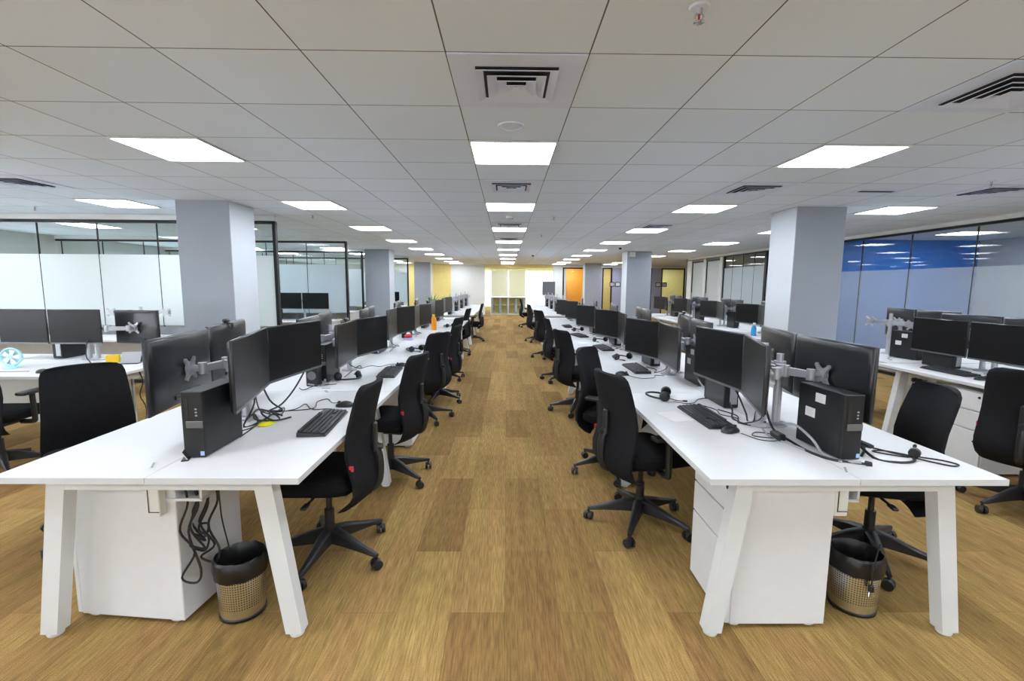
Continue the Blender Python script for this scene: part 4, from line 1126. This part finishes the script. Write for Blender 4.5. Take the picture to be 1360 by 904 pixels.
    cable([(-4.9, 6.4, DESK + .004), (-4.75, 6.3, DESK + .03), (-4.6, 6.35, DESK + .004), (-4.7, 6.45, DESK + .02), (-4.85, 6.36, DESK + .004), (-4.4, 6.4, DESK + .004)], 'grey cable heap on the desk at the first frosted glass', .008, 'cable_grey')
    yy = 9.62
    a = monitor((-4.70, yy), (-4.16, yy), 1.30, (-4, 0), 'black monitor facing the camera before second frosted glass, farther from aisle', .33, G)
    b = monitor((-4.15, yy), (-3.61, yy), 1.30, (-4, 0), 'black monitor facing the camera before second frosted glass, nearer the aisle', .33, G)
    monitor_arm((-4.15, yy + .1), [(a[0], a[1]), (b[0], b[1])], 1.13, 'silver twin monitor arm before the second frosted glass')
    PC.put((-4.75, 9.8, DESK), 0, 'black desktop computer before the second frosted glass')
    a = monitor((-4.05, 16.1), (-3.65, 16.1), 1.22, (-4, 0), 'lone black monitor facing the camera before the fourth glass partition', .33, G)
    monitor_arm((-3.85, 16.2), [(a[0], a[1])], 1.05, 'silver monitor arm holding the lone far monitor')

    # desks before the blue glass wall
    R3 = 'desks before the blue glass wall'
    bench_module(3.72, 4.92, 3.12, 4.62, 'white bench desk before the blue glass wall, with the chair and drawers', True, True)
    bench_module(3.72, 4.92, 1.60, 3.10, 'white bench desk before the blue glass wall, mostly beyond the photo edge', True, False)
    bench_module(3.85, 5.05, 4.64, 5.72, 'white bench desk between the blue glass wall and first column', False, True)
    PED.put((3.98, 3.76, 0), 0, 'white drawer pedestal beside the rear-knob chair before blue glass', 'white drawer pedestals')
    m1 = monitor((4.12, 4.12), (4.12, 4.70), 1.20, (0, 4), 'wide black screen facing the aisle before blue glass, farther one', .33, G)
    m2 = monitor((4.12, 4.11), (4.12, 3.53), 1.20, (0, 4), 'wide black screen facing the aisle before blue glass, above the rear-knob chair', .33, G)
    monitor_arm((4.26, 4.0), [(m1[0], m1[1]), (m2[0], m2[1])], 1.03, 'silver twin monitor arm behind the wide screens before blue glass')
    m3 = monitor((4.45, 4.15), (4.45, 4.75), 1.24, (9, 4), 'black monitor turned to the blue glass, behind the wide screens', .33, G)
    m4 = monitor((4.45, 4.14), (4.45, 3.54), 1.24, (9, 4), 'black monitor turned to the blue glass, nearest the photo edge', .33, G)
    monitor_arm((4.36, 4.2), [(m3[0], m3[1]), (m4[0], m4[1])], 1.06, 'silver twin monitor arm facing the blue glass')
    PC.put((4.18, 4.42, DESK), PI + .1, 'black desktop computer below the wide screens before blue glass')
    KB.put((3.98, 4.12, DESK), -PI / 2, 'black keyboard below the wide screens before blue glass'); MS.put((3.93, 3.78, DESK), -1.5, 'black mouse beside the keyboard before blue glass')
    s = thing('power_socket', 'cream power socket with three black plugs under the blue-glass desk', 'socket', (4.0, 4.40, .55))
    B((0, 0, .04), (.012, .30, .11), bev=.003).build('plate', 'socket', s)
    for k in range(3): MB().box((-.03, -.06 + .055 * k, .055), (.045, .036, .04), bev=.008).tube([(-.04, -.06 + .055 * k, .04), (-.045, -.055 + .055 * k, -.03), (-.03, -.05 + .05 * k, -.12)], .004, 6, 3).build('plug', 'dark_plastic', s)
    # the short desk: empty arm, backs of two screens, a computer with stickers
    monitor_arm((4.38, 5.3), [(Vector((4.34, 5.62)), Vector((-1, 0))), (Vector((4.32, 5.0)), Vector((-1, 0)))], 1.09, 'silver twin arm without screens beside the first column, blue-wall side', top=1.20)
    m5 = monitor((4.62, 5.25), (4.68, 5.72), 1.25, (9, 5), 'black monitor seen from behind between column and blue glass, farther one', .33, G)
    m6 = monitor((4.62, 5.24), (4.60, 4.70), 1.25, (9, 5), 'black monitor seen from behind between column and blue glass, nearer one', .33, G)
    monitor_arm((4.5, 5.3), [(m5[0], m5[1]), (m6[0], m6[1])], 1.09, 'silver twin arm carrying screens between column and blue glass')
    PC.put((4.28, 4.93, DESK), PI / 2 - 1.4, 'black desktop computer with white stickers beside the silver empty arm')
    cable([(4.3, 5.2, .86), (4.25, 5.12, DESK + .01), (4.18, 5.02, DESK + .004), (4.06, 4.9, DESK + .004), (4.02, 4.8, DESK + .004)], 'grey cable trailing across the desk by the first column', .006, 'cable_grey')
    # bench past the column on the blue-wall side
    for i in range(4):
        y = 6.7 + 1.5 * i; c = y + .75; o = ORD[i]
        bench_module(3.55, 4.75, y, y + 1.5, 'white bench desk past the first column, %s unit, blue-wall side' % o, True, i == 3)
        J = (4.02, c); zt = 1.21
        a = monitor(J, (3.92, c + .54), zt, (0, c), 'black screen facing the aisle past the first column, farther, %s unit' % o, .325, G)
        b = monitor(J, (3.90, c - .54), zt, (0, c), 'black screen facing the aisle past the first column, nearer, %s unit' % o, .325, G)
        monitor_arm((4.10, c), [(a[0], a[1]), (b[0], b[1])], zt - .165, 'silver twin arm past the first column, aisle side, %s unit' % o)
        J = (4.30, c)
        a = monitor(J, (4.36, c + .55), 1.25, (9, c), 'black monitor back past the first column, farther, %s unit' % o, .325, G)
        b = monitor(J, (4.24, c - .55), 1.25, (9, c), 'black monitor back past the first column, nearer, %s unit' % o, .325, G)
        monitor_arm((4.2, c + .05), [(a[0], a[1]), (b[0], b[1])], 1.08, 'silver twin arm past the first column, outer side, %s unit' % o)
        PC.put((4.14, c - .42, DESK), 0, 'black desktop computer past the first column, %s unit' % o)
    r = thing('spray_bottle', 'clear spray bottle of blue liquid on the bench past the column', 'bottle', (3.80, 7.15, DESK))
    MB().lathe([(.001, 0), (.036, 0), (.038, .01), (.038, .11), (.03, .14), (.014, .16)], 18).build('bottle_body', 'blue_liquid', r); MB().box((0, -.01, .185), (.022, .06, .03), bev=.006).cyl((0, 0, .155), (0, 0, .19), .012).build('trigger', 'paper', r)
    # far benches: arms without screens
    for s, x, side in (('L', LX, 'frosted-glass'), ('R', RX, 'blue-wall')):
        for i in range(4):
            y = 11.55 + 1.5 * i; c = y + .75; o = ORD[i]
            bench_module(x - .6, x + .6, y, y + 1.5, 'white far bench past the gap, %s unit, %s side' % (o, side), True, i == 3)
            sg = 1 if s == 'L' else -1
            monitor_arm((x + sg * .04, c - .1), [(Vector((x + sg * .12, c + .28)), Vector((sg, 0))), (Vector((x + sg * .12, c - .42)), Vector((sg, 0)))], 1.06, 'silver twin arm without screens on the far bench, %s unit, %s side' % (o, side), top=1.17)
            monitor_arm((x - sg * .08, c + .1), [(Vector((x - sg * .16, c + .42)), Vector((-sg, 0))), (Vector((x - sg * .16, c - .3)), Vector((-sg, 0)))], 1.10, 'silver twin arm without screens, outer half of far bench, %s unit, %s side' % (o, side), top=1.22)
            PC.put((x, c - .5, DESK), 0, 'black desktop computer on the far bench, %s unit, %s side' % (o, side))
    # standing display board near the windows
    d = thing('display_stand', 'dark display screen on a stand before the bright windows', 'display', (1.6, 18.0, 0))
    B((0, 0, 1.35), (.50, .05, .54), bev=.006).build('panel', 'shelf_grey', d)
    B((0, -.027, 1.35), (.46, .004, .50)).build('screen', 'badge', d)
    MB().cyl((0, .01, .02), (0, .01, 1.1), .022, n=14).build('post', 'pole', d); MB().box((0, 0, .015), (.5, .4, .03), bev=.006).build('base', 'nylon', d)
    st = thing('stool', 'white high stool standing before the yellow glazed room', 'stool', (6.0, 16.2, 0))
    MB().lathe([(.001, .95), (.17, .95), (.18, .97), (.17, .99), (.001, .995)], 20).build('seat', 'laminate', st)
    for k in range(4):
        a = PI / 4 + k * PI / 2; MB().cyl((.12 * math.cos(a), .12 * math.sin(a), .95), (.20 * math.cos(a), .20 * math.sin(a), 0), .018, .014).build('leg', 'white_metal', st)
    MB().tube([(.17 * math.cos(2 * PI * k / 20), .17 * math.sin(2 * PI * k / 20), .32) for k in range(21)], .010).build('foot_ring', 'white_metal', st)

# stickers on the large computer at the front right
def pc_stickers():
    for o in SC.objects:
        if o.get('label') in ('black desktop computer, first on the outer half of the blue-wall side bench', 'black desktop computer, second on the outer half of the blue-wall side bench', 'black desktop computer with white stickers beside the silver empty arm'):
            a = B((-.0462, .0, .245), (.0015, .062, .042)).build('sticker', 'sticker', o); a['label'] = 'white paper sticker'
            b = B((-.0462, .06, .165), (.0015, .064, .044)).build('sticker', 'sticker', o); b['label'] = 'white paper sticker'

# ------------------------------------------------------------------ camera, world, go
def camera():
    p, ya, ro, f = .119, .012, .007, 624.3
    cp, sp, cy, sy = math.cos(p), math.sin(p), math.cos(ya), math.sin(ya)
    fwd = Vector((sy * cp, cy * cp, -sp)); right = Vector((cy, -sy, 0)); up = right.cross(fwd)
    c, s = math.cos(ro), math.sin(ro)
    r2 = c * right + s * up; u2 = -s * right + c * up
    cam = bpy.data.cameras.new('camera'); o = bpy.data.objects.new('camera', cam); COL.objects.link(o)
    M = Matrix((r2, u2, -fwd)).transposed().to_4x4(); M.translation = (0, 0, HC); o.matrix_world = M
    cam.sensor_width = 36; cam.lens = f / 1360 * 36; cam.clip_start = .05; cam.clip_end = 200
    SC.camera = o

def world():
    w = bpy.data.worlds.new('World'); SC.world = w; w.use_nodes = True
    bg = w.node_tree.nodes['Background']; bg.inputs[0].default_value = (.90, .97, 1.06, 1); bg.inputs[1].default_value = WORLD
    SC.view_settings.view_transform = 'Standard'; SC.view_settings.look = 'None'; SC.view_settings.gamma = 1
    SC.view_settings.use_curve_mapping = False; SC.view_settings.exposure = EXPO
    SC.cycles.use_denoising = True; SC.cycles.max_bounces = 8; SC.cycles.transparent_max_bounces = 16
    SC.cycles.diffuse_bounces = 5; SC.cycles.sample_clamp_indirect = 8; SC.cycles.use_light_tree = True

WORLD = 4.0
EXPO = 0.90

materials()
room()
glass_front(1, 7.0, -9.5, -3.35, [-9.35 + .857 * k for k in range(0, 7)], 'frost')
glass_front(2, 10.2, -9.5, -3.40, [-9.4 + .857 * k for k in range(0, 7)], 'frost_pale')
glass_front(3, 13.4, -9.5, -4.04, [-9.4 + .857 * k for k in range(0, 6)], 'frost_pale')
glass_front(4, 16.7, -9.5, -3.45, [-9.4 + .857 * k for k in range(0, 7)], 'frost_pale')
right_glass()
far_end()
ceiling_things()
CH, PED, PC, KB, MS, HS = make_chair(), make_pedestal(), make_pc(), make_keyboard(), make_mouse(), make_headset()
benches(PED, PC)
stations(PC, KB, MS, HS)
cables()
desk_items(PC)
chairs(CH)
bays(PED, PC, CH, KB, MS)
pc_stickers()
strip_arms()
world()
camera()
